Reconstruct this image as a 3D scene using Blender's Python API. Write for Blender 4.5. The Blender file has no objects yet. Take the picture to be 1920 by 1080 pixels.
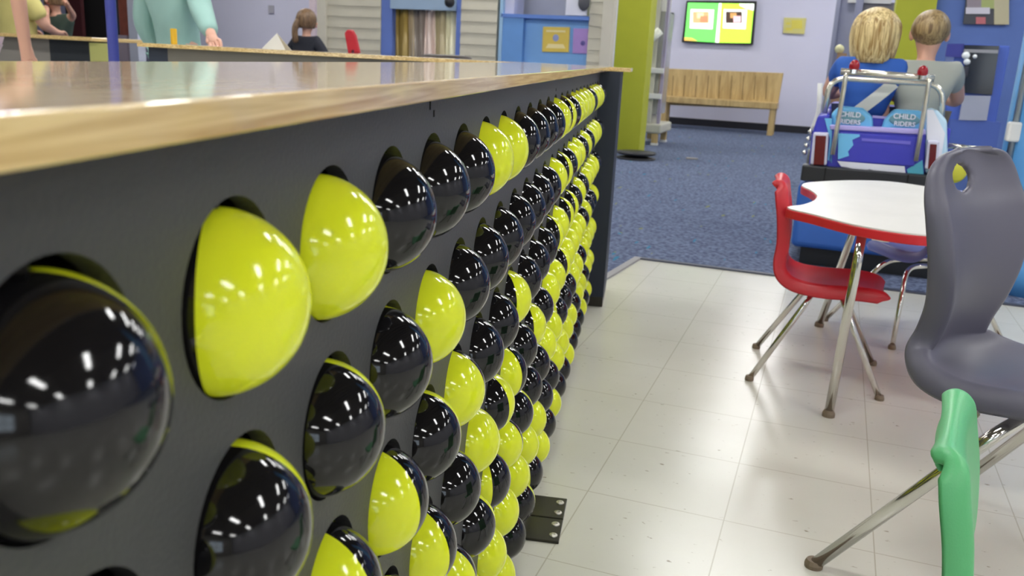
import bpy, bmesh, math, random
from mathutils import Vector, Matrix
random.seed(7)
SC = bpy.context.scene
COL = SC.collection
PI = math.pi

# ------------------------------------------------------------------ camera
F = Vector((-0.13515, 0.95757, -0.25453)); R = Vector((0.98703, 0.15259, 0.04994)); U = Vector((-0.08666, 0.24448, 0.96577))
CAM = Vector((0.19175, -0.25533, 0.96444)); FPX = 1646.3
cd = bpy.data.cameras.new('camera'); cam = bpy.data.objects.new('camera', cd); COL.objects.link(cam)
cam.matrix_world = Matrix(((R.x, U.x, -F.x, CAM.x), (R.y, U.y, -F.y, CAM.y), (R.z, U.z, -F.z, CAM.z), (0, 0, 0, 1)))
cd.sensor_width = 36; cd.lens = 36 * FPX / 1920; cd.clip_start = .01; cd.clip_end = 100
cd.dof.use_dof = True; cd.dof.focus_distance = 1.15; cd.dof.aperture_fstop = 11
SC.camera = cam
SC.view_settings.view_transform = 'Standard'; SC.view_settings.look = 'None'
SC.view_settings.exposure = 0.0; SC.view_settings.gamma = 1; SC.view_settings.use_curve_mapping = False

# ------------------------------------------------------------------ world: daylight beyond the windows
w = bpy.data.worlds.new('world'); SC.world = w; w.use_nodes = True
w.node_tree.nodes['Background'].inputs[0].default_value = (.75, .88, 1, 1)
w.node_tree.nodes['Background'].inputs[1].default_value = 3.0
LAMP = 33.0          # strength of the ceiling fluorescents

# ------------------------------------------------------------------ helpers
TH = math.radians(11.4)                       # the room is turned this much against the ball counter
RU = Vector((math.cos(TH), -math.sin(TH), 0)); RV = Vector((math.sin(TH), math.cos(TH), 0)); O0 = Vector((CAM.x, CAM.y, 0))
ROOM = Matrix(((RU.x, RV.x, 0, O0.x), (RU.y, RV.y, 0, O0.y), (0, 0, 1, 0), (0, 0, 0, 1)))
def ray(x, y): return F + R * ((x - 960) / FPX) - U * ((y - 540) / FPX)
def fl(x, y, z=0.0):                          # point at height z
    d = ray(x, y); return CAM + d * ((z - CAM.z) / d.z)
def rl(x, y, V):                              # room coordinates (a, v, z) on the upright plane v = V
    d = ray(x, y); p = CAM + d * (V / d.dot(RV)) - O0
    return Vector((p.dot(RU), V, p.z))

def lin(c): return tuple(((v / 255) / 12.92 if v / 255 <= .04045 else ((v / 255 + .055) / 1.055) ** 2.4) for v in c)
MATS = {}
def mat(name, rgb, rough=.5, metal=0., coat=0., emit=None, es=0., spec=.5, trans=0., bump=None, vary=None, alpha=None):
    if name in MATS: return MATS[name]
    m = bpy.data.materials.new(name); m.use_nodes = True; nt = m.node_tree; b = nt.nodes['Principled BSDF']
    c = lin(rgb) + (1,)
    b.inputs['Base Color'].default_value = c; b.inputs['Roughness'].default_value = rough; b.inputs['Metallic'].default_value = metal
    b.inputs['Coat Weight'].default_value = coat; b.inputs['Coat Roughness'].default_value = .05
    b.inputs['Specular IOR Level'].default_value = spec; b.inputs['Transmission Weight'].default_value = trans
    if emit: b.inputs['Emission Color'].default_value = lin(emit) + (1,); b.inputs['Emission Strength'].default_value = es
    tc = nt.nodes.new('ShaderNodeTexCoord')
    sc, am = vary if vary else (6, .08)
    n = nt.nodes.new('ShaderNodeTexNoise'); n.inputs['Scale'].default_value = sc; n.inputs['Detail'].default_value = 4
    nt.links.new(tc.outputs['Object'], n.inputs['Vector'])
    mx = nt.nodes.new('ShaderNodeMix'); mx.data_type = 'RGBA'
    mx.inputs[6].default_value = tuple(v * (1 - am) for v in c[:3]) + (1,); mx.inputs[7].default_value = tuple(min(1, v * (1 + am)) for v in c[:3]) + (1,)
    nt.links.new(n.outputs['Fac'], mx.inputs[0]); nt.links.new(mx.outputs[2], b.inputs['Base Color'])
    if bump:
        n2 = nt.nodes.new('ShaderNodeTexNoise'); n2.inputs['Scale'].default_value = bump[0]; n2.inputs['Detail'].default_value = 3
        nt.links.new(tc.outputs['Object'], n2.inputs['Vector'])
        bp = nt.nodes.new('ShaderNodeBump'); bp.inputs['Strength'].default_value = bump[1]; bp.inputs['Distance'].default_value = .002
        nt.links.new(n2.outputs['Fac'], bp.inputs['Height']); nt.links.new(bp.outputs[0], b.inputs['Normal'])
    MATS[name] = m; return m

def link(name, me, m=None, parent=None, M=None):
    o = bpy.data.objects.new(name, me); COL.objects.link(o)
    if m:
        for k in (m if isinstance(m, (list, tuple)) else [m]): me.materials.append(k)
    if parent: o.parent = parent
    if M is not None: o.matrix_basis = M
    return o
def obj(name, bm, m, parent=None, M=None, smooth=False, bevel=0, seg=2, angle=35):
    bmesh.ops.recalc_face_normals(bm, faces=bm.faces)
    me = bpy.data.meshes.new(name); bm.to_mesh(me); bm.free()
    if smooth:
        me.shade_smooth()
    o = link(name, me, m, parent, M)
    if bevel:
        b = o.modifiers.new('bevel', 'BEVEL'); b.width = bevel; b.segments = seg; b.limit_method = 'ANGLE'; b.angle_limit = math.radians(angle)
    return o
def thing(name, label, cat, loc=(0, 0, 0), rotz=0, group=None, M=None):
    o = bpy.data.objects.new(name, None); COL.objects.link(o); o.empty_display_size = .1
    if M is not None: o.matrix_basis = M
    else: o.location = loc; o.rotation_euler = (0, 0, rotz)
    return tag(o, label, cat, group)
def tag(o, label, cat, group=None):
    o['label'] = label; o['category'] = cat
    if group: o['group'] = group
    return o
def struct(o): o['kind'] = 'structure'; return o
def rthing(name, label, cat, a, v, z=0, rot=0, group=None):   # a thing standing in the room frame
    p = ROOM @ Vector((a, v, z)); return thing(name, label, cat, p, -TH + rot, group)

def box(bm, x0, x1, y0, y1, z0, z1, M=None):
    vs = [bm.verts.new((x, y, z)) for x in (x0, x1) for y in (y0, y1) for z in (z0, z1)]
    if M is not None:
        for v in vs: v.co = M @ v.co
    for q in ((0, 1, 3, 2), (4, 6, 7, 5), (0, 4, 5, 1), (2, 3, 7, 6), (0, 2, 6, 4), (1, 5, 7, 3)): bm.faces.new([vs[i] for i in q])
    return bm
def B(*a): return box(bmesh.new(), *a)
def prism(bm, pts, y0, y1):                   # outline in x,z pushed along y
    a = [bm.verts.new((p[0], y0, p[1])) for p in pts]; b = [bm.verts.new((p[0], y1, p[1])) for p in pts]
    bm.faces.new(a); bm.faces.new(list(reversed(b)))
    for i in range(len(a)): j = (i + 1) % len(a); bm.faces.new((a[i], b[i], b[j], a[j]))
    return bm
def slab(bm, pts, z0, z1):                    # outline in x,y pushed along z
    a = [bm.verts.new((p[0], p[1], z0)) for p in pts]; b = [bm.verts.new((p[0], p[1], z1)) for p in pts]
    bm.faces.new(list(reversed(a))); bm.faces.new(b)
    for i in range(len(a)): j = (i + 1) % len(a); bm.faces.new((a[j], b[j], b[i], a[i]))
    return bm
def smooth_path(pts, n=8, closed=False):
    P = [Vector(p) for p in pts]; out = []; N = len(P)
    for i in range(N if closed else N - 1):
        if closed: p0, p1, p2, p3 = P[(i - 1) % N], P[i], P[(i + 1) % N], P[(i + 2) % N]
        else: p0, p1, p2, p3 = P[max(i - 1, 0)], P[i], P[i + 1], P[min(i + 2, N - 1)]
        for k in range(n):
            t = k / n
            out.append(.5 * ((2 * p1) + (p2 - p0) * t + (2 * p0 - 5 * p1 + 4 * p2 - p3) * t * t + (3 * p1 - p0 - 3 * p2 + p3) * t ** 3))
    if not closed: out.append(P[-1])
    return out
def tube(bm, pts, r, n=14, cap=True):
    P = [Vector(p) for p in pts]; rings = []; rr = r if isinstance(r, (list, tuple)) else [r] * len(P)
    up = None
    for i, p in enumerate(P):
        t = (P[min(i + 1, len(P) - 1)] - P[max(i - 1, 0)]).normalized()
        if up is None: up = t.orthogonal().normalized()
        up = (up - t * up.dot(t)).normalized(); s = t.cross(up)
        rings.append([bm.verts.new(p + (up * math.cos(2 * PI * k / n) + s * math.sin(2 * PI * k / n)) * rr[i]) for k in range(n)])
    for a, b in zip(rings, rings[1:]):
        for k in range(n): bm.faces.new((a[k], a[(k + 1) % n], b[(k + 1) % n], b[k]))
    if cap: bm.faces.new(list(reversed(rings[0]))); bm.faces.new(rings[-1])
    return bm
def round_corners(pts, r, n=5):
    P = [Vector(p) for p in pts]; out = [P[0]]
    for i in range(1, len(P) - 1):
        a = (P[i - 1] - P[i]); b = (P[i + 1] - P[i]); d = min(r, a.length * .49, b.length * .49)
        s, e = P[i] + a.normalized() * d, P[i] + b.normalized() * d
        for k in range(n + 1): t = k / n; out.append((1 - t) ** 2 * s + 2 * t * (1 - t) * P[i] + t * t * e)
    out.append(P[-1]); return out
def lathe(bm, prof, n=32, c=(0, 0), M=None):
    rings = []
    for r, z in prof:
        rings.append([bm.verts.new((c[0] + r * math.cos(2 * PI * k / n), c[1] + r * math.sin(2 * PI * k / n), z)) for k in range(n)])
    for a, b in zip(rings, rings[1:]):
        for k in range(n): bm.faces.new((a[k], a[(k + 1) % n], b[(k + 1) % n], b[k]))
    bm.faces.new(list(reversed(rings[0]))); bm.faces.new(rings[-1])
    if M is not None:
        for v in bm.verts: v.co = M @ v.co
    return bm
def ball(bm, c, r, seg=20, M=None):
    r = r if isinstance(r, (tuple, list)) else (r, r, r)
    T = Matrix.Translation(c) @ Matrix.Diagonal((r[0], r[1], r[2], 1))
    if M is not None: T = M @ T
    bmesh.ops.create_uvsphere(bm, u_segments=seg, v_segments=max(8, seg // 2), radius=1, matrix=T); return bm
def disc(bm, c, r, h, n=20, axis='y'):        # short cylinder
    M = Matrix.Translation(c) @ (Matrix.Rotation(-PI / 2, 4, 'X') if axis == 'y' else Matrix.Rotation(PI / 2, 4, 'Y') if axis == 'x' else Matrix.Identity(4)) @ Matrix.Translation((0, 0, h / 2))
    bmesh.ops.create_cone(bm, cap_ends=True, segments=n, radius1=r, radius2=r, depth=h, matrix=M); return bm
def rbox(x0, y0, x1, y1, V, t, M=None):       # box in room coords from the outline seen on plane V
    xm, ym = (x0 + x1) / 2, (y0 + y1) / 2
    a0, a1 = rl(x0, ym, V).x, rl(x1, ym, V).x; z1, z0 = rl(xm, y0, V).z, rl(xm, y1, V).z
    return (a0, a1, V, V + t, z0, z1)
def rpoly(pts, V, t, bm=None):
    q = [rl(x, y, V) for x, y in pts]
    return prism(bm or bmesh.new(), [(p.x, p.z) for p in q], V, V + t)
def robj(name, bm, m, parent=None, **k):      # mesh whose vertices are in room coordinates
    if parent is None: return obj(name, bm, m, None, ROOM.copy(), **k)
    return obj(name, bm, m, parent, parent.matrix_basis.inverted() @ ROOM, **k)
def rtop(name, label, cat, V, x, y=None, z=0, group=None):    # empty at a base point
    p = rl(x, y if y is not None else 200, V); return thing(name, label, cat, ROOM @ Vector((p.x, V, z)), -TH, group)

def bake(o):                                  # freeze modifiers into the mesh
    dg = bpy.context.evaluated_depsgraph_get(); dg.update(); me = bpy.data.meshes.new_from_object(o.evaluated_get(dg))
    old = o.data; o.modifiers.clear(); o.data = me; bpy.data.meshes.remove(old); return o
def skin(name, chains, m, parent=None, sub=2, M=None):
    """chains: list of [(co, r), ...]; points that coincide are shared; the first point is the root"""
    bm = bmesh.new(); lay = bm.verts.layers.skin.verify(); seen = {}
    def vert(c, r):
        k = tuple(round(x, 4) for x in c)
        if k not in seen:
            v = bm.verts.new(c); rx = r if isinstance(r, (tuple, list)) else (r, r); v[lay].radius = rx; seen[k] = v
            v[lay].use_root = (len(seen) == 1)
        return seen[k]
    for ch in chains:
        vs = [vert(*p) for p in ch]
        for a, b in zip(vs, vs[1:]):
            if bm.edges.get((a, b)) is None: bm.edges.new((a, b))
    me = bpy.data.meshes.new(name); bm.to_mesh(me); bm.free()
    o = link(name, me, None, parent, M)
    s = o.modifiers.new('s', 'SKIN'); s.use_smooth_shade = True
    d = o.modifiers.new('d', 'SUBSURF'); d.levels = sub; d.render_levels = sub
    bake(o); o.data.materials.clear(); o.data.materials.append(m)
    o.data.shade_smooth(); return o
def text(name, s, size, m, parent, M, ext=.001):
    c = bpy.data.curves.new(name, 'FONT'); c.body = s; c.size = size; c.extrude = ext; c.align_x = 'CENTER'; c.align_y = 'CENTER'; c.offset = size * .015
    o = bpy.data.objects.new(name, c); COL.objects.link(o); dg = bpy.context.evaluated_depsgraph_get(); dg.update()
    me = bpy.data.meshes.new_from_object(o.evaluated_get(dg)); bpy.data.objects.remove(o)
    return link(name, me, m, parent, M)

# ------------------------------------------------------------------ materials
def wood_mat(name, c1, c2, rough, coat, scale=(40, 3, 40)):
    m = bpy.data.materials.new(name); m.use_nodes = True; nt = m.node_tree; b = nt.nodes['Principled BSDF']
    tc = nt.nodes.new('ShaderNodeTexCoord'); mp = nt.nodes.new('ShaderNodeMapping'); mp.inputs['Scale'].default_value = scale
    n = nt.nodes.new('ShaderNodeTexNoise'); n.inputs['Scale'].default_value = 1; n.inputs['Detail'].default_value = 6; n.inputs['Distortion'].default_value = 1.2
    cr = nt.nodes.new('ShaderNodeValToRGB'); cr.color_ramp.elements[0].position = .35; cr.color_ramp.elements[1].position = .65
    cr.color_ramp.elements[0].color = lin(c1) + (1,); cr.color_ramp.elements[1].color = lin(c2) + (1,)
    nt.links.new(tc.outputs['Object'], mp.inputs[0]); nt.links.new(mp.outputs[0], n.inputs[0]); nt.links.new(n.outputs['Fac'], cr.inputs[0]); nt.links.new(cr.outputs[0], b.inputs['Base Color'])
    b.inputs['Roughness'].default_value = rough; b.inputs['Coat Weight'].default_value = coat; b.inputs['Coat Roughness'].default_value = .06
    n2 = nt.nodes.new('ShaderNodeTexNoise'); n2.inputs['Scale'].default_value = 60; bp = nt.nodes.new('ShaderNodeBump'); bp.inputs['Strength'].default_value = .12; bp.inputs['Distance'].default_value = .001
    nt.links.new(tc.outputs['Object'], n2.inputs[0]); nt.links.new(n2.outputs['Fac'], bp.inputs['Height']); nt.links.new(bp.outputs[0], b.inputs['Normal']); nt.links.new(bp.outputs[0], b.inputs['Coat Normal'])
    return m
WOOD = wood_mat('varnished_wood', (196, 158, 92), (240, 212, 148), .3, .9, (70, 5, 170))
BENCHW = wood_mat('bench_wood', (176, 148, 96), (205, 178, 122), .5, .1, (14, 14, 2))
PANEL = mat('charcoal_paint', (66, 66, 66), .5, vary=(9, .12), bump=(300, .25))
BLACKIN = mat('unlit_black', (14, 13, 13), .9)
BLK = mat('black_gloss_plastic', (20, 19, 21), .07)
YEL = mat('yellow_gloss_plastic', (232, 242, 44), .12)
CHROME = mat('chrome', (215, 213, 208), .12, metal=1)
NAVY = mat('dark_navy_board', (38, 46, 62), .6)
STEELB = mat('black_steel', (58, 56, 50), .3, metal=.6)
ZINC = mat('zinc_screw', (200, 196, 188), .3, metal=.9)

def floor_mat():
    m = bpy.data.materials.new('vinyl_tile'); m.use_nodes = True; nt = m.node_tree; b = nt.nodes['Principled BSDF']
    L = nt.links.new; N = nt.nodes.new
    tc = N('ShaderNodeTexCoord'); sx = N('ShaderNodeSeparateXYZ'); L(tc.outputs['Object'], sx.inputs[0])
    def line(sock, off):
        a = N('ShaderNodeMath'); a.operation = 'ADD'; a.inputs[1].default_value = off; L(sock, a.inputs[0])
        q = N('ShaderNodeMath'); q.operation = 'DIVIDE'; q.inputs[1].default_value = .3105; L(a.outputs[0], q.inputs[0])
        f = N('ShaderNodeMath'); f.operation = 'FRACT'; L(q.outputs[0], f.inputs[0])
        p = N('ShaderNodeMath'); p.operation = 'PINGPONG'; p.inputs[1].default_value = .5; L(f.outputs[0], p.inputs[0])
        l = N('ShaderNodeMath'); l.operation = 'LESS_THAN'; l.inputs[1].default_value = .0045; L(p.outputs[0], l.inputs[0]); return l
    l1 = line(sx.outputs[0], 100 * .3105 + .117); l2 = line(sx.outputs[1], 100 * .3105 + .05)
    mxl = N('ShaderNodeMath'); mxl.operation = 'MAXIMUM'; L(l1.outputs[0], mxl.inputs[0]); L(l2.outputs[0], mxl.inputs[1])
    ns = N('ShaderNodeTexNoise'); ns.inputs['Scale'].default_value = 3; ns.inputs['Detail'].default_value = 5; L(tc.outputs['Object'], ns.inputs[0])
    base = N('ShaderNodeMix'); base.data_type = 'RGBA'; base.inputs[6].default_value = lin((198, 196, 184)) + (1,); base.inputs[7].default_value = lin((214, 213, 203)) + (1,); L(ns.outputs['Fac'], base.inputs[0])
    sp = N('ShaderNodeTexNoise'); sp.inputs['Scale'].default_value = 42; sp.inputs['Detail'].default_value = 2; mp = N('ShaderNodeMapping'); mp.inputs['Scale'].default_value = (1, 2.2, 1); L(tc.outputs['Object'], mp.inputs[0]); L(mp.outputs[0], sp.inputs[0])
    r = N('ShaderNodeValToRGB'); r.color_ramp.elements[0].position = .70; r.color_ramp.elements[1].position = .75; L(sp.outputs['Fac'], r.inputs[0])
    fk = N('ShaderNodeMix'); fk.data_type = 'RGBA'; fk.inputs[7].default_value = lin((150, 140, 122)) + (1,); L(r.outputs[0], fk.inputs[0]); L(base.outputs[2], fk.inputs[6])
    jt = N('ShaderNodeMix'); jt.data_type = 'RGBA'; jt.inputs[7].default_value = lin((180, 175, 160)) + (1,); L(mxl.outputs[0], jt.inputs[0]); L(fk.outputs[2], jt.inputs[6]); L(jt.outputs[2], b.inputs['Base Color'])
    b.inputs['Roughness'].default_value = .22; b.inputs['Specular IOR Level'].default_value = .55
    n2 = N('ShaderNodeTexNoise'); n2.inputs['Scale'].default_value = 5; bp = N('ShaderNodeBump'); bp.inputs['Strength'].default_value = .25; bp.inputs['Distance'].default_value = .004
    L(tc.outputs['Object'], n2.inputs[0]); L(n2.outputs['Fac'], bp.inputs['Height']); L(bp.outputs[0], b.inputs['Normal'])
    return m
def carpet_mat():
    m = bpy.data.materials.new('carpet'); m.use_nodes = True; nt = m.node_tree; b = nt.nodes['Principled BSDF']; L = nt.links.new; N = nt.nodes.new
    tc = N('ShaderNodeTexCoord'); n = N('ShaderNodeTexNoise'); n.inputs['Scale'].default_value = 45; n.inputs['Detail'].default_value = 6; L(tc.outputs['Object'], n.inputs[0])
    r = N('ShaderNodeValToRGB'); e = r.color_ramp.elements; e[0].position = .35; e[0].color = lin((66, 75, 100)) + (1,); e[1].position = .65; e[1].color = lin((116, 126, 150)) + (1,); L(n.outputs['Fac'], r.inputs[0])
    mp = N('ShaderNodeMapping'); mp.inputs['Rotation'].default_value = (0, 0, .6); mp.inputs['Scale'].default_value = (26, 5, 1); L(tc.outputs['Object'], mp.inputs[0])
    v = N('ShaderNodeTexNoise'); v.inputs['Scale'].default_value = 1; v.inputs['Detail'].default_value = 0; L(mp.outputs[0], v.inputs[0])
    r2 = N('ShaderNodeValToRGB'); r2.color_ramp.elements[0].position = .77; r2.color_ramp.elements[1].position = .8; L(v.outputs['Fac'], r2.inputs[0])
    n3 = N('ShaderNodeTexNoise'); n3.inputs['Scale'].default_value = 2.2; L(tc.outputs['Object'], n3.inputs[0])
    c3 = N('ShaderNodeValToRGB'); c3.color_ramp.interpolation = 'CONSTANT'; c3.color_ramp.elements[0].color = lin((60, 120, 150)) + (1,); c3.color_ramp.elements[1].position = .52; c3.color_ramp.elements[1].color = lin((120, 125, 90)) + (1,); L(n3.outputs['Fac'], c3.inputs[0])
    mx = N('ShaderNodeMix'); mx.data_type = 'RGBA'; L(r2.outputs[0], mx.inputs[0]); L(r.outputs[0], mx.inputs[6]); L(c3.outputs[0], mx.inputs[7]); L(mx.outputs[2], b.inputs['Base Color'])
    b.inputs['Roughness'].default_value = .95; b.inputs['Specular IOR Level'].default_value = .1; return m

# ------------------------------------------------------------------ the room
A0, A1, V0, V1, HC = -13.0, 6.5, -5.5, 15.0, 3.05
LAV = mat('lavender_wall', (216, 215, 234), .7, vary=(2, .03))
struct(robj('floor', B(A0, A1, V0, V1, -.1, 0), floor_mat()))
k0 = ROOM.inverted() @ Vector((.02, 3.60, 0)); k1 = ROOM.inverted() @ fl(1190, 484)
carp = [(k0.x - .35, k0.y + .2), (k0.x, k0.y), (k1.x, k1.y), (A1, k1.y), (A1, V1), (A0, V1), (A0, k0.y + .2)]
struct(robj('floor', slab(bmesh.new(), carp, .0005, .006), carpet_mat()))
d = (k1 - k0).normalized(); nn = Vector((d.y, -d.x, 0)) * .035
struct(robj('trim_1', slab(bmesh.new(), [(k0.x, k0.y), (k0.x + nn.x, k0.y + nn.y), (k1.x + nn.x, k1.y + nn.y), (k1.x, k1.y)], .0, .009), mat('vinyl_trim', (150, 148, 150), .5)))
struct(robj('trim_2', B(k1.x, A1, k1.y - .02, k1.y + .01, 0, .008), mat('dark_trim', (70, 74, 90), .5)))
CEIL = mat('dark_ceiling', (92, 86, 78), .8)
bm = B(A0, A1, V0, V1, HC + .12, HC + .2)
for i in range(62): box(bm, A0 + i * .25, A0 + i * .25 + .12, V0, V1, HC + .06, HC + .12)
struct(robj('ceiling', bm, CEIL))
struct(robj('wall_far', B(A0, A1, V1, V1 + .15, 0, HC + .2), LAV))
struct(robj('wall_left', B(A0 - .15, A0, V0, V1, 0, HC + .2), mat('cool_grey_wall', (150, 152, 175), .7)))
struct(robj('wall_right', B(A1, A1 + .15, V0, V1, 0, HC + .2), mat('light_wall', (190, 190, 200), .7)))
# near wall with three window openings, daylight beyond
NW = mat('near_wall', (150, 146, 140), .7)
wins = [(-4.2, -2.4), (-1.2, .9), (2.2, 4.4)]
bm = bmesh.new(); x = A0
for a, b_ in wins:
    box(bm, x, a, V0 - .15, V0, 0, HC + .2); box(bm, a, b_, V0 - .15, V0, 0, .75); box(bm, a, b_, V0 - .15, V0, 2.35, HC + .2); x = b_
box(bm, x, A1, V0 - .15, V0, 0, HC + .2)
struct(robj('wall_near', bm, NW))
for i, (a, b_) in enumerate(wins):
    bm = bmesh.new(); t = .05
    for (p, q, r_, s) in ((a, b_, .75, .75 + t), (a, b_, 2.35 - t, 2.35), (a, a + t, .75, 2.35), (b_ - t, b_, .75, 2.35), ((a + b_) / 2 - t / 2, (a + b_) / 2 + t / 2, .75, 2.35), (a, b_, 1.5, 1.5 + t)):
        box(bm, p, q, V0 - .1, V0 - .04, r_, s)
    struct(robj('window_%d' % (i + 1), bm, mat('window_frame', (225, 225, 225), .5)))
struct(robj('baseboard_far', B(A0, A1, V1 - .02, V1, .006, .12), mat('black_rubber_base', (30, 30, 38), .5)))

# ceiling lamps
LAMPM = mat('lamp_tube_glow', (255, 255, 255), .5, emit=(252, 252, 250), es=LAMP)
WHITEM = mat('white_metal', (225, 225, 222), .5)
lamp0 = None
spots = [(a, v) for v in (-4.2, -1.5, 1.2, 3.9, 6.4, 8.7, 11.0, 13.3) for a in (-6.6, -3.5, -.4, 2.6, 5.4)]
for i, (a, v) in enumerate(spots):
    if lamp0 is None:
        t = thing('ceiling_light', 'long white fluorescent ceiling lamp above the room', 'lamp', group='ceiling lamps')
        obj('housing', B(-.6, .6, -.15, .15, .03, .07), WHITEM, t)
        obj('diffuser', B(-.58, .58, -.13, .13, .012, .031), LAMPM, t)
        lamp0 = (t, list(t.children))
    else:
        t = lamp0[0].copy(); COL.objects.link(t)
        for ch in lamp0[1]: c = ch.copy(); COL.objects.link(c); c.parent = t
    t.location = ROOM @ Vector((a, v, HC - .02)); t.rotation_euler = (0, 0, -TH)

# ------------------------------------------------------------------ the ball counter
S = .1339; SZ = .9255 * S; Z0 = 6.3 * S; RH = .374 * S; RBALL = .3506 * S; NC, NR = 24, 7
ZT = Z0 + .6439 * S; ZTOP = Z0 + .754 * S; XE = .0346; YEND = 3.2
counter = thing('ball_counter', 'charcoal counter wall with round holes holding seven rows of balls', 'counter', (0, 1.6, 0))
def inv(p): return p.matrix_basis.inverted()
def part(name, bm, m, t, **k): return obj(name, bm, m, t, inv(t), **k)
bm = bmesh.new(); n = 48
for r in range(NR):
    for c in range(NC):
        cy, cz = c * S, Z0 - r * SZ; hy, hz = S / 2, SZ / 2; ci, cb, sq = [], [], []
        for k in range(n):
            a = 2 * PI * k / n; u, v = math.cos(a), math.sin(a); t_ = min(hy / abs(u) if abs(u) > 1e-9 else 9, hz / abs(v) if abs(v) > 1e-9 else 9)
            ci.append(bm.verts.new((0, cy + RH * u, cz + RH * v))); cb.append(bm.verts.new((-.012, cy + RH * u, cz + RH * v))); sq.append(bm.verts.new((0, cy + t_ * u, cz + t_ * v)))
        for k in range(n):
            j = (k + 1) % n; bm.faces.new((ci[k], ci[j], sq[j], sq[k])); bm.faces.new((ci[j], ci[k], cb[k], cb[j]))
        # corner slivers
        for su in (1, -1):
            for sv in (1, -1):
                near = sorted(sq, key=lambda q: (q.co.y - cy - su * hy) ** 2 + (q.co.z - cz - sv * hz) ** 2)[:2]
                bm.faces.new((near[0], near[1], bm.verts.new((0, cy + su * hy, cz + sv * hz))))
zb = Z0 - (NR - .5) * SZ; zt2 = Z0 + .5 * SZ
def quad(y0, y1, z0, z1): bm.faces.new([bm.verts.new((0, a, b)) for a, b in ((y0, z0), (y1, z0), (y1, z1), (y0, z1))])
quad(-.8, -S / 2, 0, ZT); quad((NC - .5) * S, YEND, 0, ZT); quad(-S / 2, (NC - .5) * S, 0, zb); quad(-S / 2, (NC - .5) * S, zt2, ZT)
bmesh.ops.remove_doubles(bm, verts=bm.verts, dist=1e-5)
for f in bm.faces:
    f.normal_update()
me = bpy.data.meshes.new('face_panel'); bm.to_mesh(me); bm.free(); link('face_panel', me, PANEL, counter, inv(counter))
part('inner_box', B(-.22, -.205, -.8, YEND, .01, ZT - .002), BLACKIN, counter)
part('near_side', B(-.22, -.0005, -.8, -.785, 0, ZT), PANEL, counter)
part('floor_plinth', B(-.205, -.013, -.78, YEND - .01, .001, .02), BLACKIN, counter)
part('back_panel', B(-.235, -.2205, -.8, 3.0, 0, ZT), mat('taupe_laminate', (120, 114, 102), .4), counter)
for c in range(NC): part('rod', tube(bmesh.new(), [(-.0106, c * S, .02), (-.0106, c * S, ZT - .01)], .004, 8), STEELB, counter, smooth=True)
part('end_post', B(-.235, .0785, YEND + .0002, YEND + .3, .03, ZT), NAVY, counter, bevel=.002)
part('post_foot', B(.0005, .078, YEND - .005, YEND + .3, 0, .04), STEELB, counter, bevel=.003)
# little paint chips under the worktop
for y, z, h in ((.52, .915, .012), (.535, .908, .006), (1.6, .9, .006)):
    part('scuff', B(0, .0006, y, y + .003, z, z + h), BLACKIN, counter)

# worktop: long arm, end cap over the post and the arm running across the room
top = [(XE, -1.1), (XE, YEND + .0), (.115, YEND + .0), (.115, YEND + .34), (-1.79, YEND + .34), (-1.79, 3.02), (-.30, 3.02), (-.235, .2), (-.225, -1.1)]
wt = obj('worktop', slab(bmesh.new(), top, ZT, ZTOP), WOOD, bevel=.0013, seg=3)
tag(wt, 'varnished light wood worktop lying over the ball counter and turning left', 'worktop')
cross = thing('counter_base', 'taupe and charcoal counter base crossing behind the ball counter', 'counter', (-1, 3.2, 0))
part('front_board', B(-1.68, -.25, 3.05, 3.07, 0, ZT), mat('taupe_board', (112, 108, 98), .35), cross)
part('far_board', B(-1.68, -.24, 3.47, 3.49, 0, ZT), mat('taupe_board', (0, 0, 0)), cross)
part('side_board', B(-1.76, -1.68, 3.05, 3.49, 0, ZT), NAVY, cross)

# balls.  Y yellow, B black, y/k yellow with a thin black right/left edge, L/l yellow left with a black right band/half, R/r black with yellow right band/rim
PHI = {'Y': 45, 'B': 222, 'y': 102, 'k': 10, 'L': 125, 'l': 155, 'R': -55, 'Q': -30, 'r': -85, 'm': 185}
WORD = {'Y': 'glossy yellow ball', 'B': 'glossy black ball', 'y': 'yellow ball with a thin black right edge', 'k': 'yellow ball with a thin black left edge', 'L': 'yellow ball with a black right band', 'l': 'black ball with a yellow left strip', 'R': 'black ball with a yellow right crescent', 'Q': 'half black, half yellow ball', 'm': 'black ball with a thin yellow left edge', 'r': 'black ball with a thin yellow rim'}
ROWS = ['rkYBBBYYBBBBYRBYYYYBYYYB',
        'YrrBYBBBBBBBYRBYYBYBYYYB',
        'YBLLryBBQmBBRYRRBYBYYYYB',
        'BYYYLBYRLBQBYYRYYYYBYBBY',
        'YBYBYyrlyrBBYYlBBYYBYYYY',
        'BYBYBBYYYYYYBBYYYYBYYBYY',
        'YBBYYBBYYBrlYBYBBYBBBYBY']
ORD = ['nearest ball', 'second ball', 'third ball'] + ['%s ball' % s for s in 'fourth fifth sixth seventh eighth ninth tenth eleventh twelfth thirteenth fourteenth fifteenth sixteenth seventeenth eighteenth nineteenth twentieth twenty-first twenty-second twenty-third'.split()] + ['farthest ball']
RN = ['top', 'second', 'third', 'fourth', 'fifth', 'sixth', 'bottom']
bm = bmesh.new(); bmesh.ops.create_uvsphere(bm, u_segments=64, v_segments=32, radius=RBALL)
for v in bm.verts:                            # the seam where the two halves meet
    if abs(v.co.x) < 1e-5: v.co.y *= .996; v.co.z *= .996
for f in bm.faces: f.material_index = 0 if f.calc_center_median().x > 0 else 1; f.smooth = True
bme = bpy.data.meshes.new('ball'); bm.to_mesh(bme); bm.free(); bme.materials.append(YEL); bme.materials.append(BLK)
src = None
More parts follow.
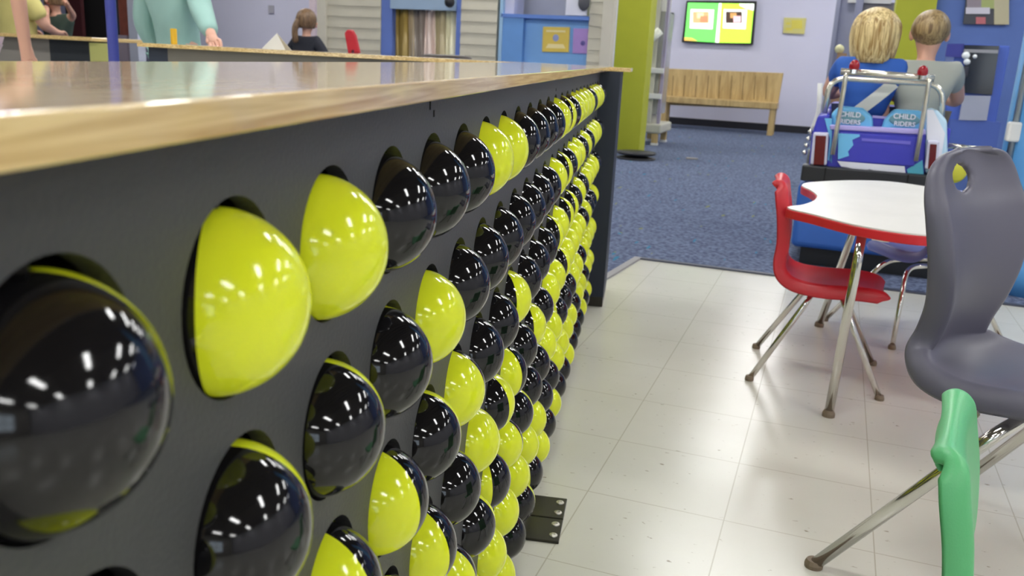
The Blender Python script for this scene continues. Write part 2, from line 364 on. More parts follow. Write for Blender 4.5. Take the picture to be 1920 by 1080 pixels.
for r, row in enumerate(ROWS):
    for c, ch in enumerate(row):
        if src is None: o = src = bpy.data.objects.new('ball', bme)
        else: o = src.copy()
        COL.objects.link(o)
        o.location = (-.0106, c * S, Z0 - r * SZ - .0027)
        al = 0 if ch in 'YB' else math.degrees(math.atan2(.2, .255 + c * S))
        o.rotation_euler = (0, 0, -math.radians(PHI[ch] - al + random.uniform(-6, 6) * (ch in 'YB')))
        tag(o, '%s, %s in the %s row' % (WORD[ch], ORD[c], RN[r]), 'ball', 'balls in the %s row of the counter wall' % RN[r])

# floor brackets
for y0, y1, nm in ((1.36, 1.452, 'nearer'), (1.456, 1.548, 'farther')):
    t = thing('floor_bracket', 'black steel bracket screwed to the tiles at the counter foot, the %s of the pair' % nm, 'bracket', (.0, y0, 0), group='floor brackets')
    bm = B(.001, .088, y0, y1, 0, .006); box(bm, .001, .007, y0, y1, .006, .035); part('plate', bm, STEELB, t, bevel=.0015)
    for k in (.25, .75): part('screw', lathe(bmesh.new(), [(.009, .006), (.0085, .0075), (.004, .008), (.0035, .0065)], 16, (.074, y0 + (y1 - y0) * k)), ZINC, t)
#PART2
# ------------------------------------------------------------------ chairs
def shell(name, m, parent, prof, fl_, curve=.02, hole=None, nu=28, nt=64, th=.006):
    """prof: (y, z, halfwidth) from the top of the back to the front of the seat; sitter looks along +y"""
    n_each = max(2, nt // (len(prof) - 1)); P = smooth_path([Vector(p) for p in prof], n_each); bm = bmesh.new(); grid = []
    for i, p in enumerate(P):
        a, b = P[max(i - 1, 0)], P[min(i + 1, len(P) - 1)]; t = Vector((0, b.x - a.x, b.y - a.y)).normalized()
        nrm = Vector((0, -t.z, t.y))                       # towards the sitter
        if nrm.dot(Vector((0, .5, 1))) < 0: nrm = -nrm
        row = []; fd = fl_(i / (len(P) - 1)) if callable(fl_) else fl_
        for k in range(nu + 1):
            s = -1 + 2 * k / nu; hw = p.z
            q = Vector((hw * s, p.x, p.y)) + nrm * (curve * s * s)
            e = max(0, (abs(s) - .90) / .10)                # the rolled flange
            q -= nrm * fd * e ** 2; row.append(bm.verts.new(q))
        grid.append(row)
    for a, b in zip(grid, grid[1:]):
        for k in range(nu): bm.faces.new((a[k], a[k + 1], b[k + 1], b[k]))
    if hole:
        hz, rx, rz, hx = hole
        kill = [f for f in bm.faces if ((f.calc_center_median().x - hx) / rx) ** 2 + ((f.calc_center_median().z - hz) / rz) ** 2 < 1 and f.calc_center_median().y < 0]
        bmesh.ops.delete(bm, geom=kill, context='FACES')
        for v in bm.verts:
            if v.is_boundary and abs(v.co.x - hx) < rx * 1.35 and abs(v.co.z - hz) < rz * 1.35 and v.co.y < 0:
                k = math.hypot((v.co.x - hx) / rx, (v.co.z - hz) / rz)
                if 1e-3 < k < 1.4: v.co.x = hx + (v.co.x - hx) / k; v.co.z = hz + (v.co.z - hz) / k
    bmesh.ops.delete(bm, geom=[v for v in bm.verts if not v.link_faces], context='VERTS')
    me = bpy.data.meshes.new(name); bm.to_mesh(me); bm.free(); me.shade_smooth()
    o = link(name, me, m, parent)
    s = o.modifiers.new('s', 'SOLIDIFY'); s.thickness = th; s.offset = 0
    d = o.modifiers.new('d', 'SUBSURF'); d.levels = 1; d.render_levels = 1
    return o
def chair(label, m, loc, face, prof, legs, r=.0095, hole=None, curve=.02, flange=.03, th=.0065, group=None, bolts=False):
    t = thing('chair', label, 'chair', loc, face, group)
    s = shell('shell', m, t, prof, flange, curve, hole, th=th)
    zs = legs['z']; w = legs['w']
    for sd in (-1, 1):
        for nm, (ty, fy) in (('rear', legs['rear']), ('front', legs['front'])):
            fx = sd * legs[nm + '_fx']
            pts = round_corners([(sd * .02, ty, zs), (sd * w, ty, zs), (fx, fy, .004)], .05)
            L = obj('leg', tube(bmesh.new(), pts, r, 14), CHROME, t, smooth=True)
            d = (Vector(pts[-1]) - Vector(pts[-2])).normalized(); e = Vector(pts[-1])
            obj('foot_cap', lathe(bmesh.new(), [(r * .9, 0), (r * 1.45, .0), (r * 1.5, .008), (r * 1.2, .016)], 14, (fx, fy)), mat('brown_foot_cap', (120, 104, 86), .6), L)
    if bolts:
        for sd in (-1, 1):
            for yb in (-.075, .13): obj('bolt', disc(bmesh.new(), (sd * .213 - (.006 if sd < 0 else 0), yb, .396), .007, .006, 12, 'x'), ZINC, t)
    return t
GREY = mat('slate_plastic', (92, 90, 104), .42, bump=(500, .08))
REDP = mat('red_plastic', (196, 40, 52), .38, bump=(400, .08))
GRNP = mat('green_plastic', (92, 180, 118), .4, bump=(400, .1))
BLUP = mat('periwinkle_plastic', (112, 122, 196), .4)
BIG = [(-.264, .812, .07), (-.263, .798, .125), (-.255, .77, .162), (-.24, .73, .178), (-.222, .69, .182), (-.205, .61, .168), (-.208, .54, .140), (-.226, .475, .120), (-.232, .435, .138), (-.19, .404, .178), (-.11, .396, .195), (0, .412, .200), (.12, .424, .198), (.19, .415, .18), (.215, .395, .16)]
chair('large slate grey plastic chair with an oval hole in its back, facing right', GREY, (1.010, 1.405, 0), 3.965, [(y * 1.03, z * 1.03, w * 1.03) for y, z, w in BIG],
      dict(z=.382, w=.205, rear=(-.03, -.295), front=(.10, .24), rear_fx=.282, front_fx=.235), r=.0125, hole=(.782, .046, .026, .038), curve=.03, flange=lambda t: .012 + .036 * min(1, t / .4), th=.013, bolts=True)
KID = [(-.184, .606, .106), (-.181, .616, .110), (-.172, .623, .116), (-.159, .612, .126), (-.152, .58, .134), (-.140, .52, .135), (-.132, .44, .125), (-.135, .385, .135), (-.122, .345, .145), (-.08, .322, .150), (0, .315, .155), (.10, .320, .152), (.165, .315, .14), (.185, .298, .125)]
KF = lambda t: .044 * min(1, t * 5) * min(1, (1 - t) / .07 + .15)
def ang(f): return math.atan2(-f[0], f[1])
chair('small red plastic chair with chrome legs pushed up to the white table', REDP, (.80, 2.63, 0), ang((.985, -.17)), KID,
      dict(z=.285, w=.10, rear=(-.03, -.185), front=(.06, .205), rear_fx=.178, front_fx=.175), curve=.018, flange=KF)
chair('small green plastic chair in the near right corner, seen edge-on', GRNP, (.733, .70, 0), ang((.94, -.34)), [(y, z * .93, w * 1.02) for y, z, w in KID],
      dict(z=.275, w=.10, rear=(-.03, -.17), front=(.05, .20), rear_fx=.165, front_fx=.165), curve=.010, flange=lambda t: .7 * KF(t))
chair('small periwinkle blue chair half hidden behind the grey chair', BLUP, (1.30, 3.26, 0), ang((-.45, .89)), [(y, z * (.92 if z > .4 else 1), w) for y, z, w in KID],
      dict(z=.278, w=.14, rear=(-.06, -.18), front=(.05, .18), rear_fx=.26, front_fx=.28), curve=.018, flange=KF)

# ------------------------------------------------------------------ table
tz = .56
tp = [fl(*q, tz) for q in [(1478, 391), (1520, 381), (1530, 367), (1503, 347), (1560, 339), (1640, 338), (1735, 349)]]
outl = [(.640, 2.515), (.70, 2.60), (.752, 2.71), (.785, 2.84), (.788, 2.97), (.778, 3.11), (.84, 3.23), (1.02, 3.38), (1.17, 3.42), (1.30, 3.32), (1.42, 3.24), (1.50, 3.05), (1.56, 2.86), (1.66, 2.72), (1.72, 2.55), (1.62, 2.38), (1.42, 2.25), (1.2, 2.19), (1.0, 2.195), (.90, 2.205), (.79, 2.28), (.70, 2.42)]
t = thing('activity_table', 'white scalloped table with a red edge and chrome legs', 'table', (1.1, 2.6, 0))
P2 = smooth_path([(x, y, 0) for x, y in outl], 8, closed=True)
part('table_top', slab(bmesh.new(), [(p.x, p.y) for p in P2], tz - .004, tz), mat('white_laminate', (228, 226, 220), .35), t)
ctr = Vector((1.15, 2.6, 0)); ed = [(p + (p - ctr).normalized() * .004) for p in P2]
part('edge_band', slab(bmesh.new(), [(p.x, p.y) for p in ed], tz - .031, tz - .0045), mat('red_edge', (200, 38, 48), .35), t, bevel=.003)
for (tx, ty), (fx, fy) in (((.815, 2.29), (.787, 2.24)), ((1.0, 3.10), (.93, 3.20)), ((1.42, 2.35), (1.5, 2.25)), ((1.36, 3.0), (1.44, 3.08))):
    L = part('leg', tube(bmesh.new(), [(tx, ty, tz - .032), (tx * .9 + fx * .1, ty * .9 + fy * .1, .45), (fx, fy, .006)], .0135, 16), CHROME, t, smooth=True)
    obj('foot_glide', lathe(bmesh.new(), [(.012, 0), (.018, .0), (.018, .01), (.013, .02)], 16, (fx, fy)), mat('brown_foot_cap', (0, 0, 0)), L)

# ------------------------------------------------------------------ far wall: television, bench, signs
def rpart(name, bm, m, t, **k): return obj(name, bm, m, t, t.matrix_basis.inverted() @ ROOM, **k)
def rsub(name, bm, m, p, t, **k): return obj(name, bm, m, p, p.matrix_basis.inverted() @ t.matrix_basis.inverted() @ ROOM, **k)
VT = 14.93
t = rtop('television', 'wall television showing two framed pictures on bright green', 'television', VT, 1350, 40, 1.5)
rpart('casing', rpoly([(1287, 1), (1419, 2), (1412, 84), (1278, 79)], VT - .02, .06), mat('black_casing', (24, 24, 26), .4), t, bevel=.01)
E2 = 1.1
SG1 = mat('screen_green', (120, 235, 110), .3, emit=(110, 228, 96), es=E2); SG2 = mat('screen_lime', (190, 250, 80), .3, emit=(190, 252, 70), es=E2); SW = mat('screen_white', (250, 250, 250), .3, emit=(245, 255, 240), es=E2)
rpart('screen_half', rpoly([(1290, 5), (1350, 6), (1346, 80), (1283, 76)], VT - .026, .004), SG1, t)
rpart('screen_half', rpoly([(1350, 6), (1414, 7), (1407, 81), (1346, 80)], VT - .026, .004), SG2, t)
rpart('screen_divider', rpoly([(1348, 6), (1353, 6), (1348, 80), (1341, 80)], VT - .030, .003), SW, t)
rpart('screen_band', rpoly([(1386, 7), (1414, 7), (1413, 20), (1398, 16), (1387, 11)], VT - .030, .003), SW, t)
rpart('screen_band', rpoly([(1283, 70), (1297, 71), (1308, 77), (1283, 76)], VT - .030, .003), mat('screen_orange', (230, 180, 100), .3, emit=(232, 180, 90), es=E2), t)
for x0 in (1293, 1355):
    c = rpart('screen_card', rpoly([(x0 + 2, 17), (x0 + 46, 18), (x0 + 43, 55), (x0, 53)], VT - .031, .003), SW, t)
    sub = [((6, 22), (36, 43), (220, 170, 120) if x0 < 1300 else (70, 50, 40)), ((14, 24), (26, 34), (240, 215, 170) if x0 < 1300 else (200, 150, 90)), ((20, 30), (34, 42), (200, 140, 100) if x0 < 1300 else (235, 190, 195))]
    for i, (a, b, c_) in enumerate(sub):
        rsub('screen_picture', rpoly([(x0 + a[0], a[1]), (x0 + b[0], a[1]), (x0 + b[0], b[1]), (x0 + a[0], b[1])], VT - .034 - .003 * i, .002), mat('screen_pic%d%d' % (i, x0), c_, .3, emit=c_, es=E2), c, t)
VB = 13.9
t = rtop('bench', 'long wooden bench with a tall planked back under the television', 'bench', VB, 1350, 230)
rpart('backrest', rpoly([(1240, 128), (1469, 137), (1457, 206), (1235, 196)], VB + .36, .05), BENCHW, t, bevel=.008)
b0, b1 = rl(1238, 190, VB).x, rl(1458, 190, VB).x; zs = rl(1350, 187, VB).z
rpart('seat', B(b0, b1, VB, VB + .40, zs - .09, zs), BENCHW, t, bevel=.006)
for a in (b0 + .02, b1 - .1):
    rpart('leg', B(a, a + .08, VB + .02, VB + .08, .007, zs - .08), BENCHW, t); rpart('leg', B(a, a + .08, VB + .30, VB + .36, .007, zs - .08), BENCHW, t)
for i in range(9):
    x = 1262 + i * 22; rpart('plank_gap', rpoly([(x, 142), (x + .8, 142), (x - 2.4, 186), (x - 3.2, 186)], VB + .352, .01), mat('dark_gap', (120, 96, 60), .7), t)
VS = VT + .03
t = rtop('notice', 'small black and white notice on the wall left of the television', 'sign', VS, 1254, 36, 1.5)
rpart('board', rpoly([(1246, 23), (1263, 24), (1261, 51), (1244, 50)], VS, .03), mat('black_board', (40, 40, 42), .6), t)
rpart('light_patch', rpoly([(1247, 26), (1256, 26), (1254, 40), (1246, 40)], VS - .004, .004), WHITEM, t); rpart('light_patch', rpoly([(1255, 36), (1260, 36), (1259, 40), (1255, 40)], VS - .004, .004), WHITEM, t)
t = rtop('poster', 'pale yellow poster on the lavender wall right of the television', 'poster', VS, 1488, 48, 1.3)
rpart('sheet', rpoly([(1470, 33), (1512, 34), (1508, 64), (1468, 62)], VS, .02), mat('pale_yellow', (214, 206, 130), .7), t)
for q in ((1474, 42, 1482, 46), (1484, 38, 1504, 54), (1473, 52, 1486, 57)): rpart('print_patch', rpoly([(q[0], q[1]), (q[2], q[1]), (q[2], q[3]), (q[0], q[3])], VS - .004, .004), mat('strong_yellow', (222, 208, 90), .7), t)
t = rtop('debris', 'small pale scrap lying on the dark carpet', 'scrap', 9.4, 1295, 298)
p = fl(1296, 298, .007); obj('paper', slab(bmesh.new(), [(-.06, -.03), (.0, -.045), (.07, -.02), (.05, .04), (-.04, .05)], 0, .012), mat('scrap', (150, 145, 140), .8), t, t.matrix_basis.inverted() @ Matrix.Translation(p), bevel=.004)

# ------------------------------------------------------------------ green pillar, prize machine, pedestal base
OL = mat('olive_paint', (176, 180, 42), .6)
VP = 9.7
bm = B(*rbox(1151, -60, 1212, 288, VP, .3)); o = robj('pillar', bm, OL, None); 
for v in o.data.vertices: 
    if v.co.z > 1.2: v.co.z = HC + .1
    if v.co.z < .2: v.co.z = .006
tag(o, 'square olive green pillar standing behind the end of the counter', 'pillar')
VC = 10.7
t = rtop('prize_machine', 'white glass prize machine on short wooden legs behind the green pillar', 'machine', VC, 1222, 230)
g0, g1 = rl(1196, 200, VC).x, rl(1243, 200, VC).x
def zc(y): return rl(1222, y, VC).z
CRM = mat('cream_panel', (196, 194, 178), .5)
rpart('tray', B(g0, g1, VC, VC + .7, zc(250), zc(232)), CRM, t, bevel=.02)
rpart('cabinet', B(g0, g0 + (g1 - g0) * .55, VC + .02, VC + .68, zc(232), zc(-120)), CRM, t, bevel=.01)
rpart('glass_side', B(g0 + (g1 - g0) * .56, g0 + (g1 - g0) * .72, VC + .06, VC + .64, zc(215), zc(20)), mat('grey_glass', (150, 150, 150), .1), t)
rpart('column_post', B(g0 + (g1 - g0) * .76, g0 + (g1 - g0) * .86, VC + .05, VC + .12, zc(232), zc(-120)), mat('violet_grey_post', (160, 152, 176), .4), t)
for yy in (132, 180): rpart('rail', B(g0, g0 + (g1 - g0) * .9, VC - .02, VC + .02, zc(yy + 5), zc(yy - 5)), WHITEM, t, bevel=.006)
a = rl(1208, 86, VC); b = rl(1241, 58, VC); rpart('slanted_tube', tube(bmesh.new(), [(a.x, VC - .1, a.z), (b.x, VC - .1, b.z)], .05, 12), mat('white_tube', (232, 234, 220), .4), t, smooth=True)
for a in (g0 + .02, g1 - .11):
    for v in (VC + .02, VC + .6): L = rpart('leg', B(a, a + .07, v, v + .07, .03, zc(250)), BENCHW, t); rsub('foot', B(a - .005, a + .075, v - .005, v + .075, .007, .035), WHITEM, L, t)
p = fl(1192, 299, 0); t = thing('pedestal_base', 'round black table base on the carpet at the foot of the green pillar', 'table base', p)
obj('base_plate', lathe(bmesh.new(), [(.20, .007), (.205, .02), (.1, .035), (.04, .05)], 32), mat('matt_black', (28, 28, 32), .5), t, smooth=True)
obj('rim', lathe(bmesh.new(), [(.18, .052), (.2, .06), (.2, .08), (.04, .085)], 32), mat('matt_black', (0, 0, 0)), t, smooth=True)

# ------------------------------------------------------------------ left: siding facade with openings
VF = 9.0
SID = mat('tan_siding', (194, 188, 170), .65); SIDS = mat('tan_trim', (200, 194, 178), .6)
BLF = mat('blue_frame', (96, 120, 190), .5)
def siding(x0, x1, nm, label, post=None, y0=-70, y1=300):
    t = rtop('siding_column', label, 'column', VF, (x0 + x1) / 2, 60)
    a0, a1 = rl(x0, 50, VF).x, rl(x1, 50, VF).x; bm = bmesh.new(); z = .006; st = .118
    while z < HC:
        h = min(st, HC - z)
        vs = [bm.verts.new(q) for q in ((a0, VF - .010, z), (a1, VF - .010, z), (a1, VF, z + h), (a0, VF, z + h), (a0, VF + .1, z), (a1, VF + .1, z), (a1, VF + .1, z + h), (a0, VF + .1, z + h))]
        for f in ((0, 1, 2, 3), (5, 4, 7, 6), (4, 0, 3, 7), (1, 5, 6, 2), (4, 5, 1, 0), (3, 2, 6, 7)): bm.faces.new([vs[i] for i in f])
        z += st
    rpart('siding', bm, SID, t)
    for (p, q) in (post or []): a, b = rl(p, 50, VF).x, rl(q, 50, VF).x; rpart('corner_post', B(a, b, VF - .04, VF + .1, .006, HC), SIDS, t)
    return t
siding(612, 714, 'siding', 'tan siding wall panel left of the funhouse mirror', [(598, 614)])
siding(864, 932, 'siding', 'tan siding wall panel right of the funhouse mirror')
siding(1104, 1130, 'siding', 'narrow tan siding column next to the green pillar', [(1130, 1150)])
t = rtop('mirror_booth', 'blue framed booth with a funhouse mirror, its reflections painted as gold and cream strips', 'booth', VF, 790, 60)
rpart('frame_side', B(*rbox(714, -70, 734, 300, VF, .3)), BLF, t); rpart('frame_side', B(*rbox(853, -70, 864, 300, VF, .3)), BLF, t)
rpart('valance', B(*rbox(732, -70, 855, 18, VF - .02, .1)), mat('grey_blue_valance', (150, 172, 196), .5), t)
cols = [(735, 757, (168, 142, 76)), (757, 768, (206, 186, 150)), (768, 790, (150, 138, 128)), (790, 808, (236, 214, 202)), (808, 828, (190, 176, 140)), (828, 856, (246, 240, 206))]  # reflections of the funhouse mirror, put into the strip colours
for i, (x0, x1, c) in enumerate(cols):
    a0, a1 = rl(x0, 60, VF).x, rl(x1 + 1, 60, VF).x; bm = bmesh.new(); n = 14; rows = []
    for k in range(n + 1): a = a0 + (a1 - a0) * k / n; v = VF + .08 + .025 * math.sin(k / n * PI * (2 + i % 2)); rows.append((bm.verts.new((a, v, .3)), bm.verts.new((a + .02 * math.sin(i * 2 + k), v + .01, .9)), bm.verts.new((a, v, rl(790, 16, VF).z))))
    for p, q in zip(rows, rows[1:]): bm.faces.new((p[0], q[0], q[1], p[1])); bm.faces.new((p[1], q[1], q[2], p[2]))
    c_ = rpart('mirror_strip', bm, mat('mirror_tone_%d' % i, c, .3, metal=.15), t, smooth=True); s_ = c_.modifiers.new('s', 'SOLIDIFY'); s_.thickness = .004
o = robj('speaker', ball(bmesh.new(), rl(843, 4, VF - .15), .055, 24), mat('matt_black', (0, 0, 0)), None, smooth=True)
tag(o, 'small round black speaker hanging in front of the mirror booth', 'speaker')
t = rtop('blue_booth', 'light blue booth with a window between the tan siding columns', 'booth', VF, 1015, 60)
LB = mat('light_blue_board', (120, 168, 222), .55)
rpart('wall_board', B(*rbox(937, 33, 1104, 300, VF + .05, .05)), LB, t); rpart('mid_blue_wing', B(*rbox(937, 33, 975, 300, VF - .02, .07)), mat('mid_blue_board', (98, 146, 206), .5), t)  # left wing in a darker blue than the wall board
rpart('frame_side', B(*rbox(933, -70, 939, 300, VF - .03, .2)), mat('pale_blue_trim', (150, 184, 214), .5), t)
rpart('sill', B(*rbox(939, 28, 1104, 35, VF - .03, .3)), mat('strong_blue', (92, 128, 200), .5), t)
rpart('window_back', B(*rbox(939, -70, 1104, 30, VF + .5, .04)), mat('grey_lavender', (146, 148, 164), .6), t)
rpart('window_jamb', B(*rbox(946, -70, 966, 28, VF + .02, .3)), mat('pale_lavender', (190, 190, 214), .5), t)
t2 = rtop('wall_speaker', 'white box with an oval dark grille in the booth window', 'speaker', VF, 1085, 10, .5)
rpart('box', B(*rbox(1063, -70, 1103, 29, VF - .01, .2)), mat('white_plastic', (214, 214, 226), .4), t2)
p = rl(1095, 4, VF - .03); rpart('grille', ball(bmesh.new(), p, (.062, .03, .085), 24), mat('dark_grille', (78, 78, 84), .6), t2, smooth=True)
t = rtop('sign', 'yellow square sign with a blue disc on the light blue booth', 'sign', VF, 1041, 74, .4)
rpart('board', rpoly([(1018, 50), (1068, 51), (1066, 98), (1016, 97)], VF + .03, .02), mat('sign_yellow', (226, 196, 86), .5), t, bevel=.004)
p = rl(1042, 71, VF + .03); rpart('disc', ball(bmesh.new(), p, (.033, .006, .036), 24), mat('sign_blue', (150, 160, 205), .5), t)
rpart('print_band', rpoly([(1024, 56), (1060, 57), (1060, 61), (1024, 60)], VF + .026, .004), mat('cream_print', (240, 222, 160), .5), t); rpart('print_band', rpoly([(1028, 82), (1056, 83), (1060, 91), (1023, 90)], VF + .026, .004), mat('cream_print', (0, 0, 0)), t)
t = rtop('sign', 'purple square sign half hidden by the tan column, beside the yellow sign', 'sign', VF, 1090, 76, .4)
rpart('board', rpoly([(1075, 53), (1110, 54), (1108, 101), (1073, 100)], VF + .03, .02), mat('sign_purple', (172, 138, 204), .5), t, bevel=.004)
p = rl(1093, 81, VF + .03); rpart('disc', ball(bmesh.new(), p, (.025, .006, .025), 20), mat('sign_dark', (96, 84, 150), .5), t)
# wall behind the people on the left
struct(robj('wall_side', B(rl(300, 40, 10.5).x, rl(600, 40, 10.5).x, 10.5, 10.6, 0, HC + .1), LAV))
p0 = rl(590, 40, 10.3)
o = robj('door_post', B(rl(588, 40, 10.3).x, rl(599, 40, 10.3).x, 10.2, 10.4, .006, HC), mat('pinkish_white', (214, 196, 204), .5)); tag(o, 'pale door post behind the child in the black shirt', 'post')
p = rl(104 / 4 + 480, 17, 10.45); o = robj('wall_plate', B(p.x - .04, p.x + .04, 10.47, 10.5, p.z - .05, p.z + .05), mat('plate', (176, 174, 184), .5)); tag(o, 'small square plate on the lavender wall', 'plate')
t = thing('chair', 'rounded red chair back poking up behind the wooden counter', 'chair', (-1.35, 4.6, 0))
p = rl(665, 80, 5.2); pw = ROOM @ p
bm = bmesh.new(); o_ = rl(664, 58, 5.2); q = rl(672, 100, 5.2)
c = rpart('backrest', rpoly([(652, 100), (645, 62), (650, 55), (661, 56), (667, 66), (675, 100)], 5.2, .02), REDP, t, bevel=.008)
c = rpart('leg', B(o_.x - .02, o_.x, 5.2, 5.22, .007, q.z + .02), CHROME, t); c = rpart('leg', B(q.x - .02, q.x, 5.5, 5.52, .007, q.z - .2), CHROME, t); rpart('seat', B(o_.x - .06, q.x + .1, 5.2, 5.55, q.z - .22, q.z - .19), REDP, t, bevel=.01)
o = thing('stool', 'dark round stool top just above the wooden counter', 'stool', ROOM @ Vector((rl(838, 105, 5.0).x, 5.0, 0)))
zz = rl(838, 104, 5.0).z
obj('seat', lathe(bmesh.new(), [(.14, zz - .035), (.155, zz - .02), (.15, zz - .004), (.11, zz + .004)], 32), mat('dark_brown_vinyl', (58, 48, 44), .5), o, smooth=True)
obj('pole', lathe(bmesh.new(), [(.03, .02), (.03, zz - .035)], 16), STEELB, o); obj('base_plate', lathe(bmesh.new(), [(.2, .007), (.2, .02), (.03, .03)], 24), STEELB, o)
p = ROOM @ rl(518, 88, 4.4)
t = thing('tent_card', 'folded white card standing on the wooden counter', 'card', (-1.272, 3.15, ZTOP))
bm = bmesh.new(); vs = [bm.verts.new(q) for q in ((-.052, -.03, .0005), (.047, -.03, .0005), (.0, -.002, .062), (.0, .002, .062), (-.052, .03, .0005), (.047, .03, .0005))]
bm.faces.new((vs[0], vs[1], vs[2])); bm.faces.new((vs[4], vs[5], vs[3])); obj('card', bm, mat('white_card', (226, 224, 216), .7), t); obj('fold', tube(bmesh.new(), [(0, -.002, .0615), (0, .002, .0615)], .001, 6), mat('white_card', (0, 0, 0)), t)
t.children[0].modifiers.new('s', 'SOLIDIFY').thickness = .001
p = fl(319, 76, ZTOP); o = obj('cup', lathe(bmesh.new(), [(.012, 0), (.0125, .002), (.0125, .058), (.011, .06)], 20), mat('amber', (230, 184, 40), .3), None, Matrix.Translation((-1.69, 3.12, ZTOP)), smooth=False); tag(o, 'small amber yellow tube standing on the wooden counter', 'tube')

# left counters, blue pole and things behind
t = thing('side_counter', 'far left counter with a wooden top, dark and pale green panels', 'counter', ROOM @ Vector((rl(100, 80, 5.6).x, 5.6, 0)))
a0, a1 = rl(-60, 90, 5.6).x, rl(93, 90, 5.6).x; a2 = rl(177, 90, 5.6).x; a3 = rl(209, 90, 5.6).x; zt = rl(90, 73, 5.6).z
rpart('panel', B(a0, a1, 5.6, 5.64, .006, zt), mat('warm_grey', (140, 134, 126), .5), t); rpart('dark_panel', B(a1, a2, 5.6, 5.64, .006, zt), mat('dark_panel', (46, 50, 54), .5), t)
rpart('green_panel', B(a2, a3, 5.55, 5.64, .006, zt - .01), mat('pale_olive', (184, 184, 110), .5), t); rpart('counter_top', B(a0, rl(186, 70, 5.6).x, 5.52, 6.1, zt, zt + .03), WOOD, t, bevel=.004)
BP = mat('cobalt_paint', (74, 82, 170), .4)
bp = ROOM @ rl(213, 100, 3.9); o = obj('pole', lathe(bmesh.new(), [(.028, .006), (.028, HC + .05)], 24), BP, None, Matrix.Translation((bp.x, bp.y, 0)), smooth=False); tag(o, 'cobalt blue pole left of the wooden counter', 'pole'); o.data.shade_smooth()
t = thing('door', 'reddish brown door leaf with a white frame right of the blue pole', 'door', ROOM @ Vector((rl(235, 60, 8.5).x, 8.5, 0)))
rpart('leaf', B(*rbox(221, -70, 243, 66, 8.5, .06)), mat('red_brown_wood', (122, 66, 52), .5, vary=(14, .3)), t)
rpart('lower_leaf', B(*rbox(221, 66, 243, 250, 8.5, .06)), mat('mauve_grey', (150, 138, 148), .5), t); rpart('frame', B(*rbox(243, -70, 259, 250, 8.46, .12)), mat('cool_white', (186, 190, 204), .5), t)
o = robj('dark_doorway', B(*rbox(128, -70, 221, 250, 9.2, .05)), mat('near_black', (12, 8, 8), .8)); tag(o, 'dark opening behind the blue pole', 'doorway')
o = robj('maroon_panel', B(*rbox(131, -70, 157, 250, 9.0, .05)), mat('maroon', (66, 18, 22), .6)); tag(o, 'dark maroon panel left of the dark opening', 'panel')
#PART3
# ------------------------------------------------------------------ right background
VR = 8.6
BW = mat('blue_wall', (92, 118, 182), .7)
struct(robj('wall_blue', B(rl(1738, 100, VR).x, A1, VR, VR + .12, .006, HC + .1), BW))
o = robj('pillar', B(*rbox(1664, -70, 1739, 300, VR - .1, .3)), OL); tag(o, 'olive green pillar behind the two children', 'pillar')
t = rtop('door', 'grey door in a lavender frame left of the green pillar behind the children', 'door', 11.5, 1610, 60)
rpart('leaf', B(*rbox(1598, 4, 1670, 260, 11.5, .06)), mat('taupe_door', (132, 126, 126), .5), t)
rpart('lintel', B(*rbox(1590, -8, 1672, 6, 11.46, .12)), mat('pale_frame', (200, 198, 196), .5), t)
for x in (1556, 1592): rpart('jamb', B(*rbox(x, -70, x + (14 if x > 1580 else 8), 260, 11.4, .14)), mat('lavender_frame', (136, 138, 160), .5), t)
rpart('side_wall', B(*rbox(1562, -70, 1594, 260, 11.5, .06)), mat('lavender_frame2', (150, 152, 172), .6), t)
t = rtop('post', 'brown wooden post with a pale round knob left of the blond child', 'post', 6.3, 1565, 150)
pb = rbox(1556, 99, 1574, 300, 6.3, .08); rpart('shaft', B(*pb[:4], .006, pb[5]), mat('post_wood', (160, 126, 92), .5), t)
rpart('knob', ball(bmesh.new(), ((pb[0] + pb[1]) / 2 - .02, 6.34, pb[5] + .025), .03, 16), mat('pale_knob', (210, 206, 160), .4), t, smooth=True)
t = rtop('wall_picture', 'photo poster of food at the top of the blue wall', 'picture', VR, 1850, 20, 1.3)
rpart('sheet', rpoly([(1812, -10), (1895, -10), (1884, 47), (1806, 45)], VR - .03, .025), mat('pic_dark', (70, 72, 80), .5), t)
for q, c in (((1813, -8, 1840, 14), (150, 138, 146)), ((1840, -8, 1864, 16), (168, 178, 110)), ((1864, -8, 1892, 46), (192, 184, 150)), ((1811, 14, 1856, 26), (214, 210, 220)), ((1830, 32, 1848, 45), (196, 110, 116))):
    rpart('picture_patch', rpoly([(q[0], q[1]), (q[2], q[1]), (q[2], q[3]), (q[0], q[3])], VR - .036 - (q[1] > 0) * .004, .005), mat('pp%d' % q[0], c, .5), t)
VM = 7.2
t = rtop('arcade_machine', 'tall blue arcade machine with a dark screen behind the grey shirted child', 'arcade machine', VM, 1830, 200)
rpart('cabinet', B(*rbox(1772, 83, 1872, 330, VM, .6)), mat('royal_blue', (70, 98, 186), .4), t, bevel=.01)
rpart('header', rpoly([(1776, 82), (1808, 82), (1804, 108), (1772, 106)], VM - .02, .02), mat('deep_blue', (52, 56, 142), .4), t)
rpart('screen', rpoly([(1809, 84), (1874, 86), (1860, 178), (1808, 174)], VM - .03, .03), mat('dark_screen', (44, 42, 44), .12), t)
rpart('screen_frame', rpoly([(1808, 92), (1872, 94), (1871, 100), (1807, 98)], VM - .04, .02), mat('mid_grey_plastic', (150, 150, 154), .4), t)
rpart('control_box', B(*rbox(1789, 124, 1816, 144, VM - .15, .14)), mat('dark_control', (50, 50, 60), .4), t, bevel=.01)
for x, y, r in ((1811, 104, .026), (1828, 106, .014), (1813, 116, .022), (1794, 124, .014)): rpart('button', ball(bmesh.new(), rl(x, y, VM - .16), r, 16), mat('white_plastic2', (232, 236, 236), .3), t, smooth=True)
